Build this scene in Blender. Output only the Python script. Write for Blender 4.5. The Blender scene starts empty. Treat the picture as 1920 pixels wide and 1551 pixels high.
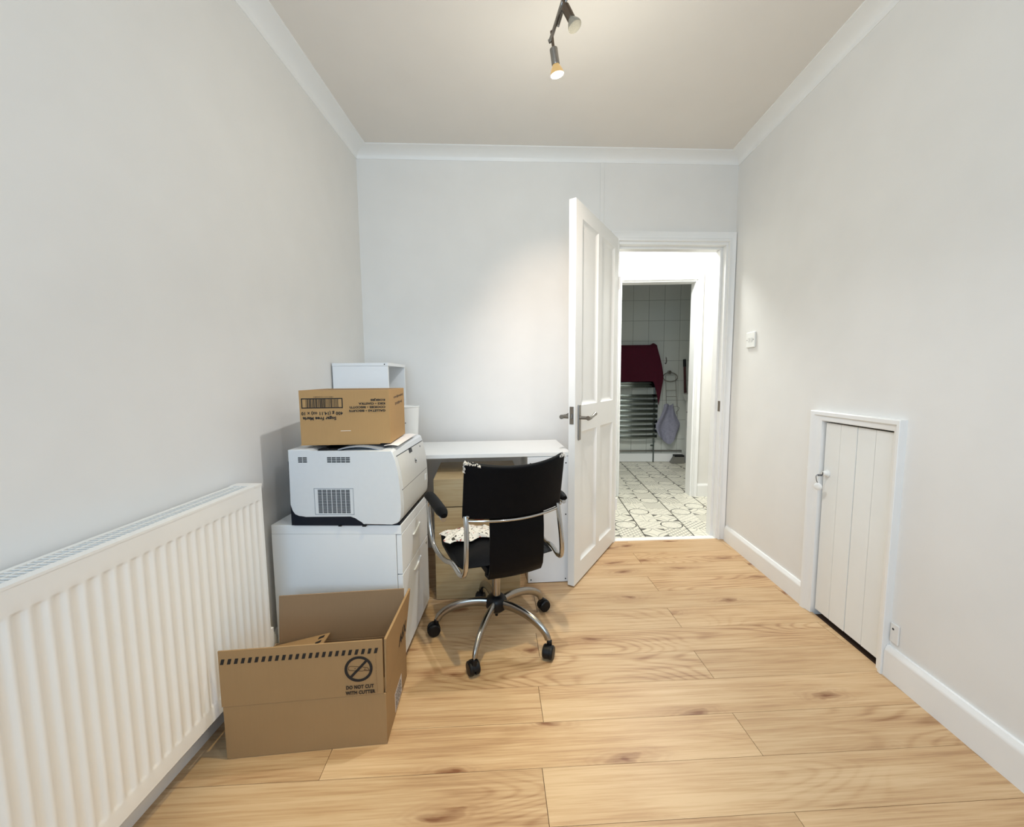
import bpy, bmesh, math, random
from math import sin, cos, pi, radians, sqrt
from mathutils import Vector, Matrix

SC = bpy.context.scene
COL = SC.collection
random.seed(7)

# ------------------------------------------------------------------ camera, world, lights, exposure
cam_d = bpy.data.cameras.new('camera')
cam_d.sensor_fit = 'HORIZONTAL'; cam_d.sensor_width = 36.0
cam_d.lens = 738.35 * 36.0 / 1920.0
cam_d.clip_start = 0.02
cam = bpy.data.objects.new('camera', cam_d); COL.objects.link(cam)
PITCH, ROLL, YAW, CAM_H = 0.09034, -0.00868, 0.03087, 1.1112
_f = Vector((-sin(YAW)*cos(PITCH), cos(YAW)*cos(PITCH), -sin(PITCH)))
_r = Vector((cos(YAW), sin(YAW), 0)); _u = _r.cross(_f)
_R = _r*cos(ROLL) + _u*sin(ROLL); _U = _u*cos(ROLL) - _r*sin(ROLL)
cam.matrix_world = Matrix(((_R.x, _U.x, -_f.x, 0), (_R.y, _U.y, -_f.y, 0), (_R.z, _U.z, -_f.z, CAM_H), (0, 0, 0, 1)))
SC.camera = cam

wd = bpy.data.worlds.new('sky'); SC.world = wd; wd.use_nodes = True
wd.node_tree.nodes['Background'].inputs[0].default_value = (0.75, 0.87, 1.0, 1)
wd.node_tree.nodes['Background'].inputs[1].default_value = 0.6

def lamp(name, kind, loc, energy, color, rot=(0, 0, 0), **kw):
    d = bpy.data.lights.new(name, kind); d.energy = energy; d.color = color
    for k, v in kw.items(): setattr(d, k, v)
    o = bpy.data.objects.new(name, d); o.location = loc; o.rotation_euler = rot; COL.objects.link(o); return o

# daylight through the window behind the camera
lamp('window_daylight', 'AREA', (-0.30, -1.22, 1.45), 32, (0.54, 0.76, 1.0), (radians(90), 0, 0), shape='RECTANGLE', size=1.3, size_y=1.25)
# the lit halogen spots of the room fixture: the bulb in view (all-round spill, beam, downlight) and the one beside it out of frame
lamp('lit_spot_bulb', 'POINT', (0.122, 1.418, 2.095), 9, (1.0, 0.97, 0.85), shadow_soft_size=0.02)
lamp('lit_spot_beam', 'SPOT', (0.122, 1.418, 2.095), 32, (1.0, 0.81, 0.66), (radians(52), 0, radians(-12)), shadow_soft_size=0.02, spot_size=radians(75), spot_blend=0.9)
lamp('lit_spot_down', 'SPOT', (0.122, 1.418, 2.095), 38, (0.90, 0.94, 1.0), (radians(8), 0, radians(-30)), shadow_soft_size=0.02, spot_size=radians(130), spot_blend=0.8)
lamp('lit_spot_second', 'SPOT', (0.01, 0.97, 2.20), 78, (1.0, 0.84, 0.48), (radians(8), 0, radians(75)), shadow_soft_size=0.025, spot_size=radians(58), spot_blend=1.0)
# the second ceiling spot of the room, near the window behind the viewer
lamp('lit_spot_rear', 'SPOT', (0.90, 0.0, 2.175), 21, (0.93, 0.96, 1.0), (radians(25), 0, radians(45)), shadow_soft_size=0.03, spot_size=radians(140), spot_blend=0.8)
# hall ceiling lamp
lamp('hall_lamp', 'AREA', (1.10, 3.18, 2.36), 36, (0.97, 1.0, 0.97), (0, 0, 0), shape='DISK', size=0.35)
SC.view_settings.view_transform = 'Standard'; SC.view_settings.look = 'None'
SC.view_settings.gamma = 1; SC.view_settings.use_curve_mapping = False
SC.view_settings.exposure = -0.11
SC.cycles.use_denoising = True
SC.cycles.max_bounces = 10; SC.cycles.diffuse_bounces = 6
SC.cycles.sample_clamp_indirect = 6

# ------------------------------------------------------------------ materials
def srgb(r, g, b):
    f = lambda c: (c/255/12.92) if c/255 <= 0.04045 else ((c/255+0.055)/1.055)**2.4
    return (f(r), f(g), f(b), 1)

class NT:
    """small helper around a material node tree"""
    def __init__(s, name, rough=0.5, metal=0.0, spec=0.5):
        s.m = bpy.data.materials.new(name); s.m.use_nodes = True
        s.t = s.m.node_tree; s.b = s.t.nodes['Principled BSDF']
        s.b.inputs['Roughness'].default_value = rough; s.b.inputs['Metallic'].default_value = metal
        s.b.inputs['Specular IOR Level'].default_value = spec
    def n(s, kind, **kw):
        x = s.t.nodes.new(kind)
        for k, v in kw.items(): setattr(x, k, v)
        return x
    def l(s, a, b): s.t.links.new(a, b)
    def val(s, sock, v):
        if isinstance(v, (int, float)): sock.default_value = v
        else: s.l(v, sock)
    def math(s, op, a, b=None, c=None):
        x = s.n('ShaderNodeMath', operation=op)
        for i, v in enumerate((a, b, c)):
            if v is not None: s.val(x.inputs[i], v)
        return x.outputs[0]
    def mix(s, fac, a, b):
        x = s.n('ShaderNodeMix', data_type='RGBA'); s.val(x.inputs[0], fac)
        for i, v in ((6, a), (7, b)):
            if isinstance(v, tuple): x.inputs[i].default_value = v
            else: s.l(v, x.inputs[i])
        return x.outputs[2]
    def coords(s, scale=(1, 1, 1), rnd=0.0, which='Object'):
        tc = s.n('ShaderNodeTexCoord'); v = tc.outputs[which]
        if rnd:
            oi = s.n('ShaderNodeObjectInfo'); k = s.math('MULTIPLY', oi.outputs['Random'], rnd)
            a = s.n('ShaderNodeVectorMath', operation='ADD'); s.l(v, a.inputs[0]); s.l(k, a.inputs[1]); v = a.outputs[0]
        a = s.n('ShaderNodeVectorMath', operation='MULTIPLY'); s.l(v, a.inputs[0]); a.inputs[1].default_value = scale
        return a.outputs[0]
    def noise(s, vec, scale, detail=3, rough=0.5, dist=0.0):
        x = s.n('ShaderNodeTexNoise'); s.l(vec, x.inputs['Vector']); x.inputs['Scale'].default_value = scale
        x.inputs['Detail'].default_value = detail; x.inputs['Roughness'].default_value = rough; x.inputs['Distortion'].default_value = dist
        return x.outputs['Fac']
    def ramp(s, fac, stops):
        x = s.n('ShaderNodeValToRGB'); s.l(fac, x.inputs[0]); e = x.color_ramp.elements
        while len(e) < len(stops): e.new(0.5)
        for i, (p, c) in enumerate(stops):
            e[i].position = p; e[i].color = c if isinstance(c, tuple) else (c, c, c, 1)
        return x.outputs[0]
    def bump(s, h, strength=0.1, dist=0.01):
        x = s.n('ShaderNodeBump'); x.inputs['Strength'].default_value = strength; x.inputs['Distance'].default_value = dist
        s.l(h, x.inputs['Height']); s.l(x.outputs[0], s.b.inputs['Normal'])
    def color(s, c):
        if isinstance(c, tuple): s.b.inputs['Base Color'].default_value = c
        else: s.l(c, s.b.inputs['Base Color'])

def plain(name, c, rough=0.5, metal=0.0, var=0.0, scale=30, bump=0.0, spec=0.5):
    n = NT(name, rough, metal, spec); v = n.coords()
    f = n.noise(v, scale, 4)
    if var:
        a = tuple(max(0, x*(1-var)) for x in c[:3]) + (1,); b = tuple(min(1, x*(1+var)) for x in c[:3]) + (1,)
        n.color(n.mix(n.ramp(f, [(0.3, 0.0), (0.7, 1.0)]), a, b))
    else: n.color(c)
    if bump: n.bump(f, bump, 0.004)
    return n.m

M = {}
M['wall'] = plain('white_wall_paint', srgb(230, 228, 224), 0.75, var=0.015, scale=6, bump=0.06, spec=0.2)
M['ceiling'] = plain('ceiling_paint', srgb(226, 221, 214), 0.85, var=0.012, scale=5, bump=0.05, spec=0.15)
M['gloss'] = plain('white_gloss_woodwork', srgb(238, 238, 236), 0.35, var=0.01, scale=8)
M['gloss2'] = plain('white_door_paint', srgb(236, 236, 232), 0.4, var=0.01, scale=7, bump=0.02)
M['laminate'] = plain('white_laminate', srgb(233, 235, 236), 0.38, var=0.008, scale=12)
M['desk_white'] = plain('white_desk_laminate', srgb(238, 238, 235), 0.32, var=0.006)
M['printer'] = plain('printer_shell_plastic', srgb(214, 217, 219), 0.45, var=0.01, scale=60, bump=0.02)
M['printer_front'] = plain('printer_front_plastic', srgb(208, 207, 202), 0.42, var=0.01, scale=60)
M['navy'] = plain('dark_navy_plastic', srgb(14, 21, 34), 0.45, spec=0.25)
M['black'] = plain('black_plastic', (0.004, 0.004, 0.005, 1), 0.4, var=0.1, spec=0.3)
M['slot'] = plain('dark_slot', srgb(44, 47, 50), 0.8)
M['void'] = plain('dark_interior', srgb(34, 30, 27), 0.9)
M['ink'] = plain('black_ink', srgb(22, 17, 15), 0.7, var=0.15, scale=300)
M['thin_ink'] = plain('brown_line_ink', srgb(92, 66, 40), 0.7)
M['leather'] = plain('black_leather', (0.0026, 0.0029, 0.0040, 1), 0.5, var=0.15, scale=180, bump=0.1, spec=0.09)
M['worn'] = plain('bare_cloth_backing', srgb(205, 200, 192), 0.9, var=0.1, scale=200)
M['chrome'] = plain('chrome', srgb(188, 188, 188), 0.12, 1.0)
M['dull_chrome'] = plain('brushed_chrome', srgb(158, 154, 148), 0.24, 1.0, var=0.05, scale=90)
M['bath_chrome'] = plain('towel_rail_chrome', srgb(120, 128, 126), 0.2, 1.0)
M['steel'] = plain('satin_nickel', srgb(150, 146, 140), 0.3, 1.0)
M['bronze'] = plain('dark_satin_metal', srgb(120, 108, 96), 0.38, 1.0)
M['radiator'] = plain('radiator_enamel', srgb(233, 230, 224), 0.32, var=0.01, scale=7)
M['plastic_white'] = plain('white_plastic', srgb(236, 236, 232), 0.35)
M['paper'] = plain('white_paper', srgb(238, 232, 226), 0.8, var=0.02, scale=20)
M['grey_plastic'] = plain('grey_lid_plastic', srgb(150, 156, 164), 0.35)
M['tile_grout'] = plain('grout', srgb(138, 140, 132), 0.9)
M['tile_white'] = plain('white_glazed_tile', srgb(206, 209, 202), 0.14, var=0.012, scale=5)
M['joint'] = plain('dark_floor_joint', srgb(70, 48, 30), 0.9)
M['tile_joint'] = plain('dark_tile_joint', srgb(74, 70, 62), 0.9)
M['maroon'] = plain('maroon_towel_cotton', srgb(74, 7, 32), 0.95, var=0.25, scale=160, bump=0.25)
M['lilac'] = plain('pale_grey_cloth', srgb(140, 140, 156), 0.95, var=0.12, scale=40, bump=0.15)
M['darkred'] = plain('dark_red_lacquer', srgb(66, 16, 16), 0.5)
M['terracotta'] = plain('reddish_brown_skin', srgb(160, 84, 48), 0.5, var=0.2, scale=40)
M['brass_key'] = plain('key_metal', srgb(120, 122, 126), 0.3, 1.0)
M['cable'] = plain('white_cable', srgb(225, 224, 220), 0.5)
M['bin_grey'] = plain('dull_grey_plastic', srgb(120, 118, 110), 0.5)
M['porcelain'] = plain('white_porcelain', srgb(225, 226, 222), 0.12)
M['sticker'] = plain('grey_print', srgb(120, 112, 106), 0.7)
M['label_white'] = plain('white_label_paper', srgb(196, 186, 180), 0.7)

def glass_mat(name, c, rough, trans):
    n = NT(name, rough); n.color(c); n.b.inputs['Transmission Weight'].default_value = trans; return n.m
M['lens'] = glass_mat('frosted_lamp_glass', srgb(176, 168, 150), 0.25, 0.1)
M['lens_face'] = plain('lamp_front_glass', srgb(138, 134, 122), 0.25, var=0.12, scale=300)
M['window_glass'] = glass_mat('window_glass', (1, 1, 1, 1), 0.0, 1.0)
def emis(name, c, st, base=(0.8, 0.7, 0.5, 1)):
    n = NT(name, 0.3); n.color(base); n.b.inputs['Emission Color'].default_value = c; n.b.inputs['Emission Strength'].default_value = st; return n.m
M['lit_glass'] = emis('glowing_lamp_glass', (1.0, 0.62, 0.22, 1), 0.50, (0.35, 0.25, 0.12, 1))
M['lit_face'] = emis('glowing_lamp_face', (1.0, 0.9, 0.7, 1), 14.0)

def wood(name, light, mid, dark, knots=True, rnd=40.0, rough=0.42, vertical=False, tone=0.10, figure=0.10):
    n = NT(name, rough, 0, 0.4)
    A = (lambda a, b: (a, b, 1.0)) if not vertical else (lambda a, b: (a, 4.0, b))
    streak = n.noise(n.coords(A(2.6, 115.0), rnd), 1.6, 4, 0.65)          # fine fibres along the board
    soft = n.noise(n.coords(A(1.3, 26.0), rnd), 1.7, 4, 0.6, 0.4)         # broader bands
    blotch = n.noise(n.coords(A(1.1, 3.0), rnd), 1.7, 2)
    # cathedral figure: rings of a slowly varying field, only in places
    field = n.noise(n.coords(A(0.8, 4.2), rnd), 1.15, 1, 0.4)
    rings = n.math('SINE', n.math('ADD', n.math('MULTIPLY', field, 190.0), n.math('MULTIPLY', soft, 3.0)))
    rings = n.math('POWER', n.math('ADD', n.math('MULTIPLY', rings, 0.5), 0.5), 3.0)
    where = n.ramp(n.noise(n.coords(A(0.8, 2.0), rnd+3.0), 1.3, 1), [(0.50, 0.0), (0.66, 1.0)])
    g = n.math('ADD', n.math('MULTIPLY', streak, 0.36), n.math('MULTIPLY', soft, 0.38))
    g = n.math('ADD', g, n.math('MULTIPLY', blotch, 0.26))
    g = n.math('ADD', g, n.math('MULTIPLY', n.math('MULTIPLY', rings, where), figure))
    col = n.ramp(g, [(0.41, light), (0.53, mid), (0.71, dark)])
    if knots:
        vo = n.n('ShaderNodeTexVoronoi', feature='F1', voronoi_dimensions='2D'); vc = n.coords((1.9, 6.2, 1), rnd)
        add = n.n('ShaderNodeVectorMath', operation='ADD'); n.l(vc, add.inputs[0])
        sc2 = n.n('ShaderNodeVectorMath', operation='SCALE'); sc2.inputs[0].default_value = (0.35, 0.35, 0); n.l(n.noise(vc, 4.0, 3), sc2.inputs['Scale']); n.l(sc2.outputs[0], add.inputs[1])
        n.l(add.outputs[0], vo.inputs['Vector']); vo.inputs['Scale'].default_value = 1.0
        sep = n.n('ShaderNodeSeparateColor'); n.l(vo.outputs['Color'], sep.inputs[0])
        pick = n.math('GREATER_THAN', sep.outputs[0], 0.45)
        core = n.ramp(vo.outputs['Distance'], [(0.015, 1.0), (0.105, 0.0)]); halo = n.ramp(vo.outputs['Distance'], [(0.04, 1.0), (0.30, 0.0)])
        kr = n.math('ADD', n.math('MULTIPLY', n.math('SINE', n.math('MULTIPLY', vo.outputs['Distance'], 95.0)), 0.5), 0.5)
        h = n.math('MULTIPLY', n.math('MULTIPLY', halo, pick), n.math('ADD', n.math('MULTIPLY', kr, 0.22), n.math('MULTIPLY', soft, 0.45)))
        col = n.mix(h, col, dark)
        k = n.math('MULTIPLY', n.math('MULTIPLY', core, pick), n.math('ADD', n.math('MULTIPLY', streak, 1.9), -0.05))
        col = n.mix(n.math('MINIMUM', k, 0.9), col, srgb(116, 70, 40))
    oi = n.n('ShaderNodeObjectInfo'); hv = n.n('ShaderNodeHueSaturation'); n.l(col, hv.inputs['Color'])
    n.l(n.math('ADD', n.math('MULTIPLY', oi.outputs['Random'], tone), 1.0-tone/2), hv.inputs['Value'])
    n.color(hv.outputs[0]); n.bump(streak, 0.04, 0.002)
    return n.m
M['oak_floor'] = wood('oak_laminate_floor', srgb(206, 175, 135), srgb(190, 155, 114), srgb(142, 100, 65))
M['oak_unit'] = wood('pale_oak_veneer', srgb(192, 172, 134), srgb(178, 154, 114), srgb(155, 128, 90), knots=False, vertical=True, rough=0.5, figure=0.05)

def cardboard(name, c, var=0.07):
    n = NT(name, 0.85, 0, 0.2); v = n.coords()
    f = n.noise(v, 7, 4, 0.6); g = n.noise(n.coords((60, 60, 4)), 3.0, 2)
    a = tuple(x*(1-var) for x in c[:3])+(1,); b = tuple(x*(1+var) for x in c[:3])+(1,)
    n.color(n.mix(n.math('ADD', n.math('MULTIPLY', f, 0.6), n.math('MULTIPLY', g, 0.35)), a, b)); n.bump(g, 0.06, 0.002)
    return n.m
M['card'] = cardboard('brown_cardboard', srgb(156, 125, 87))
M['card_in'] = cardboard('cardboard_inside', srgb(146, 120, 92))
M['card_bis'] = cardboard('biscuit_carton_card', srgb(180, 144, 98))
M['card_edge'] = plain('cardboard_cut_edge', srgb(150, 118, 80), 0.9, var=0.2, scale=250)

def tile_design(kind):
    n = NT('patterned_vinyl_tile', 0.32)
    v = n.coords((1/0.171, 1/0.147, 1)); sp = n.n('ShaderNodeSeparateXYZ'); n.l(v, sp.inputs[0])
    x, y = sp.outputs[0], sp.outputs[1]; ax, ay = n.math('ABSOLUTE', x), n.math('ABSOLUTE', y)
    r = n.math('SQRT', n.math('ADD', n.math('MULTIPLY', x, x), n.math('MULTIPLY', y, y)))
    band = lambda q, lo, hi: n.math('MULTIPLY', n.math('GREATER_THAN', q, lo), n.math('LESS_THAN', q, hi))
    if kind == 'ring':
        d = band(r, 0.425, 0.475); th = n.math('ARCTAN2', y, x)
        pet = n.math('MULTIPLY', n.math('ABSOLUTE', n.math('COSINE', n.math('MULTIPLY', th, 3.0))), 0.33)
        d2 = band(n.math('SUBTRACT', r, pet), -0.022, 0.022); d = n.math('MAXIMUM', d, n.math('MULTIPLY', d2, 0.35))
    elif kind == 'star':
        s_ = n.math('ADD', n.math('POWER', ax, 0.62), n.math('POWER', ay, 0.62))
        mx = n.math('MAXIMUM', ax, ay)
        d = n.math('MULTIPLY', n.math('GREATER_THAN', s_, 1.02), n.math('GREATER_THAN', mx, 0.2))
        d = n.math('MULTIPLY', d, 0.85); d = n.math('MAXIMUM', d, n.math('MULTIPLY', band(s_, 0.66, 0.74), 0.6))
    elif kind == 'check':
        q = n.math('MULTIPLY', n.math('SINE', n.math('MULTIPLY', x, 25.1)), n.math('SINE', n.math('MULTIPLY', y, 25.1)))
        d = n.math('MULTIPLY', n.math('GREATER_THAN', q, 0.28), 0.7)
    elif kind == 'lattice':
        q = n.math('MULTIPLY', n.math('SINE', n.math('MULTIPLY', n.math('ADD', x, y), 26.0)), n.math('SINE', n.math('MULTIPLY', n.math('SUBTRACT', x, y), 26.0)))
        d = n.math('MULTIPLY', n.math('GREATER_THAN', n.math('ABSOLUTE', q), 0.45), 0.55)
    elif kind == 'dots':
        q = n.math('MULTIPLY', n.math('SINE', n.math('MULTIPLY', x, 18.8)), n.math('SINE', n.math('MULTIPLY', y, 18.8)))
        d = n.math('MULTIPLY', n.math('GREATER_THAN', q, 0.1), 0.22)
    else:
        cx, cy = n.math('SUBTRACT', ax, 0.5), n.math('SUBTRACT', ay, 0.5)
        rc = n.math('SQRT', n.math('ADD', n.math('MULTIPLY', cx, cx), n.math('MULTIPLY', cy, cy)))
        d = n.math('MAXIMUM', band(rc, 0.37, 0.41), n.math('LESS_THAN', n.math('MINIMUM', ax, ay), 0.012)); d = n.math('MULTIPLY', d, 0.5)
    edge = n.math('MULTIPLY', n.math('GREATER_THAN', n.math('MAXIMUM', ax, ay), 0.485), 0.3)
    d = n.math('MAXIMUM', d, edge)
    n.color(n.mix(d, srgb(228, 224, 208), srgb(66, 64, 58)))
    return n.m
DES = {k: tile_design(k) for k in ('ring', 'star', 'check', 'lattice', 'dots', 'quarter')}

def fabric_print():
    n = NT('printed_white_cloth', 0.95, 0, 0.1); v = n.coords((1, 1.6, 1))
    k = n.math('GREATER_THAN', n.noise(v, 62, 2, 0.5, 1.2), 0.60)
    c = n.mix(n.math('GREATER_THAN', n.noise(v, 24, 1), 0.60), srgb(74, 70, 60), srgb(170, 44, 38))
    n.color(n.mix(k, srgb(232, 226, 215), c)); n.bump(n.noise(v, 40, 4), 0.2, 0.004); return n.m
M['print_cloth'] = fabric_print()

# ------------------------------------------------------------------ mesh helpers
class G:
    def __init__(s): s.bm = bmesh.new()
    def box(s, x0, x1, y0, y1, z0, z1, b=0.0, seg=2):
        P = [(x0,y0,z0),(x1,y0,z0),(x1,y1,z0),(x0,y1,z0),(x0,y0,z1),(x1,y0,z1),(x1,y1,z1),(x0,y1,z1)]
        return s.hexa(P, b, seg)
    def hexa(s, P, b=0.0, seg=2):
        v = [s.bm.verts.new(p) for p in P]
        fs = [s.bm.faces.new([v[i] for i in f]) for f in ((3,2,1,0),(4,5,6,7),(0,1,5,4),(1,2,6,5),(2,3,7,6),(3,0,4,7))]
        if b > 0:
            es = list({e for f in fs for e in f.edges})
            bmesh.ops.bevel(s.bm, geom=es, offset=b, segments=seg, affect='EDGES', profile=0.5, clamp_overlap=True)
        return s
    def prism(s, poly, fn, a0, a1, b=0.0, seg=2, only_caps=True):
        """poly: 2d points; fn(p, a) -> 3d point; extrude from a0 to a1"""
        A = [s.bm.verts.new(fn(p, a0)) for p in poly]; B = [s.bm.verts.new(fn(p, a1)) for p in poly]
        n = len(poly); f0 = s.bm.faces.new(A[::-1]); f1 = s.bm.faces.new(B)
        for i in range(n): s.bm.faces.new([A[i], A[(i+1) % n], B[(i+1) % n], B[i]])
        if b > 0:
            es = list(set(f0.edges) | set(f1.edges))
            bmesh.ops.bevel(s.bm, geom=es, offset=b, segments=seg, affect='EDGES', profile=0.5)
        return s
    def tube(s, pts, r, n=10, caps=True, flat=None):
        P = [Vector(p) for p in pts]; R = r if isinstance(r, (list, tuple)) else [r]*len(P)
        t0 = (P[1]-P[0]).normalized(); up = Vector((0, 0, 1)) if abs(t0.z) < 0.9 else Vector((1, 0, 0))
        a = t0.cross(up).normalized(); rings = []
        for i, p in enumerate(P):
            t = (P[min(i+1, len(P)-1)] - P[max(i-1, 0)]).normalized()
            a = (a - t*a.dot(t)).normalized(); b = t.cross(a)
            fa, fb = flat if flat else (1, 1)
            rings.append([s.bm.verts.new(p + (a*cos(2*pi*k/n)*fa + b*sin(2*pi*k/n)*fb)*R[i]) for k in range(n)])
        for i in range(len(rings)-1):
            for k in range(n):
                s.bm.faces.new([rings[i][k], rings[i][(k+1) % n], rings[i+1][(k+1) % n], rings[i+1][k]])
        if caps: s.bm.faces.new(rings[0][::-1]); s.bm.faces.new(rings[-1])
        return s
    def ring(s, fn, r, m=32, n=8):
        R = []
        for i in range(m):
            p = Vector(fn(i/m)); q = Vector(fn((i+0.01)/m)); t = (q-p).normalized()
            up = Vector((0, 0, 1)) if abs(t.z) < 0.95 else Vector((0, 1, 0))
            a = t.cross(up).normalized(); b = t.cross(a)
            R.append([s.bm.verts.new(p+(a*cos(2*pi*k/n)+b*sin(2*pi*k/n))*r) for k in range(n)])
        # orient consecutive rings to the nearest start
        for i in range(m):
            A, B = R[i], R[(i+1) % m]; off = min(range(n), key=lambda k: (A[0].co-B[k].co).length)
            for k in range(n):
                s.bm.faces.new([A[k], A[(k+1) % n], B[(k+1+off) % n], B[(k+off) % n]])
        return s
    def lathe(s, prof, mat=None, n=24):
        mat = mat or Matrix.Identity(4); rings = []
        for (r, z) in prof:
            if r < 1e-6: rings.append([s.bm.verts.new(mat @ Vector((0, 0, z)))])
            else: rings.append([s.bm.verts.new(mat @ Vector((r*cos(2*pi*k/n), r*sin(2*pi*k/n), z))) for k in range(n)])
        for A, B in zip(rings, rings[1:]):
            for k in range(n):
                k2 = (k+1) % n
                if len(A) == 1 and len(B) == 1: continue
                if len(A) == 1: s.bm.faces.new([A[0], B[k], B[k2]])
                elif len(B) == 1: s.bm.faces.new([A[k], B[0], A[k2]])
                else: s.bm.faces.new([A[k], B[k], B[k2], A[k2]])
        if len(rings[0]) > 1: s.bm.faces.new(rings[0])
        if len(rings[-1]) > 1: s.bm.faces.new(rings[-1][::-1])
        return s
    def sheet(s, fn, nu, nv, th=0.0):
        V = [[s.bm.verts.new(fn(i/nu, j/nv)) for j in range(nv+1)] for i in range(nu+1)]
        F = [s.bm.faces.new([V[i][j], V[i+1][j], V[i+1][j+1], V[i][j+1]]) for i in range(nu) for j in range(nv)]
        if th:
            s.bm.normal_update()
            bmesh.ops.solidify(s.bm, geom=F, thickness=th)
        return s

def smooth_path(pts, per=6):
    P = [Vector(p) for p in pts]; out = []
    for i in range(len(P)-1):
        p0, p1, p2, p3 = P[max(i-1, 0)], P[i], P[i+1], P[min(i+2, len(P)-1)]
        for k in range(per):
            t = k/per
            out.append(0.5*((2*p1)+(p2-p0)*t+(2*p0-5*p1+4*p2-p3)*t*t+(3*p1-p0-3*p2+p3)*t**3))
    out.append(P[-1]); return out

def obj(name, g, m, parent=None, loc=(0, 0, 0), rot=(0, 0, 0), sharp=40):
    me = bpy.data.meshes.new(name)
    if isinstance(g, G):
        bmesh.ops.recalc_face_normals(g.bm, faces=g.bm.faces[:]); g.bm.to_mesh(me); g.bm.free()
    else: me = g
    for x in (m if isinstance(m, list) else [m]): me.materials.append(x)
    if sharp:
        for p in me.polygons: p.use_smooth = True
        me.set_sharp_from_angle(angle=radians(sharp))
    o = bpy.data.objects.new(name, me); COL.objects.link(o)
    o.location = loc; o.rotation_euler = rot
    if parent: o.parent = parent
    if sharp:
        w = o.modifiers.new('weighted_normal', 'WEIGHTED_NORMAL'); w.keep_sharp = True; w.weight = 80
    return o
def tag(o, label, cat, group=None, kind=None):
    o['label'] = label
    if cat: o['category'] = cat
    if group: o['group'] = group
    if kind: o['kind'] = kind
    return o
def thing(name, label, cat, loc=(0, 0, 0), rz=0.0, group=None, kind=None):
    o = bpy.data.objects.new(name, None); COL.objects.link(o); o.empty_display_size = 0.1
    o.location = loc; o.rotation_euler = (0, 0, rz); return tag(o, label, cat, group, kind)
def copy_to(src, parent, loc=None, rot=None):
    c = src.copy(); COL.objects.link(c); c.parent = parent
    if loc is not None: c.location = loc
    if rot is not None: c.rotation_euler = rot
    return c
def text_mesh(body, size, bold=0.0, align='LEFT', sx=1.0):
    cu = bpy.data.curves.new('lettering', 'FONT'); cu.body = body; cu.size = size; cu.offset = bold; cu.align_x = align; cu.extrude = 0.0002
    cu.resolution_u = 3; cu.space_line = 1.0; cu.space_character = 1.06
    o = bpy.data.objects.new('lettering', cu); COL.objects.link(o); bpy.context.view_layer.update()
    me = bpy.data.meshes.new_from_object(o.evaluated_get(bpy.context.evaluated_depsgraph_get()))
    bpy.data.objects.remove(o); bpy.data.curves.remove(cu)
    me.materials.clear()
    if sx != 1.0: me.transform(Matrix.Diagonal((sx, 1, 1, 1)))
    return me
def axis_matrix(o, x, y):
    x = Vector(x).normalized(); y = Vector(y).normalized(); z = x.cross(y)
    return Matrix(((x.x, y.x, z.x, o[0]), (x.y, y.y, z.y, o[1]), (x.z, y.z, z.z, o[2]), (0, 0, 0, 1)))
def lettering(body, size, o, x, y, parent, bold=0.0, align='LEFT', sx=1.0, m='ink'):
    me = text_mesh(body, size, bold, align, sx); t = obj('lettering', me, M[m], parent, sharp=0)
    t.matrix_local = axis_matrix(o, x, y); return t

# ------------------------------------------------------------------ room frame
XL = -1.0048
YB0, TB = 2.5551, 0.0778          # back wall line y = YB0 + TB * x
XR0, TR = 1.3644, 0.0163          # right wall line x = XR0 + TR * (y - YB0)
H = 2.4824
YR = -1.30                        # rear wall, behind the camera
BW = lambda x, o=0.0: YB0 + TB*x + o
RW = lambda y, o=0.0: XR0 + TR*(y-YB0) + o
BANG, RANG = math.atan(TB), math.atan(TR)

def slab_b(g, x0, x1, z0, z1, o0, o1, b=0):      # box lying along the back wall
    return g.hexa([(x0, BW(x0, o0), z0), (x1, BW(x1, o0), z0), (x1, BW(x1, o1), z0), (x0, BW(x0, o1), z0),
                   (x0, BW(x0, o0), z1), (x1, BW(x1, o0), z1), (x1, BW(x1, o1), z1), (x0, BW(x0, o1), z1)], b)
def slab_r(g, y0, y1, z0, z1, o0, o1, b=0):      # box lying along the right wall, o < 0 is into the room
    return g.hexa([(RW(y0, o0), y0, z0), (RW(y0, o1), y0, z0), (RW(y1, o1), y1, z0), (RW(y1, o0), y1, z0),
                   (RW(y0, o0), y0, z1), (RW(y0, o1), y0, z1), (RW(y1, o1), y1, z1), (RW(y1, o0), y1, z1)], b)
def struct(name, g, m, label, cat, parent=None, sharp=40):
    o = obj(name, g, m, parent, sharp=sharp)
    if not parent: tag(o, label, cat, kind='structure')
    return o

WT = 0.105
struct('wall_left', G().box(XL-0.12, XL, YR, 2.70, -0.03, H+0.05), M['wall'], 'plain white left wall behind the radiator', 'wall')
DX0, DX1, DZ = 0.605, 1.318, 1.965                 # doorway in the back wall
g = G(); slab_b(g, XL-0.12, DX0, -0.03, H+0.05, 0, WT); slab_b(g, DX0, DX1, DZ, H+0.05, 0, WT); slab_b(g, DX1, 1.55, -0.03, H+0.05, 0, WT)
struct('wall_back', g, M['wall'], 'white back wall around the open doorway', 'wall')
CY0, CY1, CZ = 1.452, 1.806, 0.908                 # cupboard opening in the right wall
g = G(); slab_r(g, YR, CY0, -0.03, H+0.05, 0, 0.12); slab_r(g, CY1, BW(XR0)+0.02, -0.03, H+0.05, 0, 0.12); slab_r(g, CY0, CY1, CZ, H+0.05, 0, 0.12)
struct('wall_right', g, M['wall'], 'white right wall with the low cupboard door', 'wall')
WX0, WX1, WZ0, WZ1 = -0.95, 0.40, 0.82, 2.1        # window in the rear wall
g = G()
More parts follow.
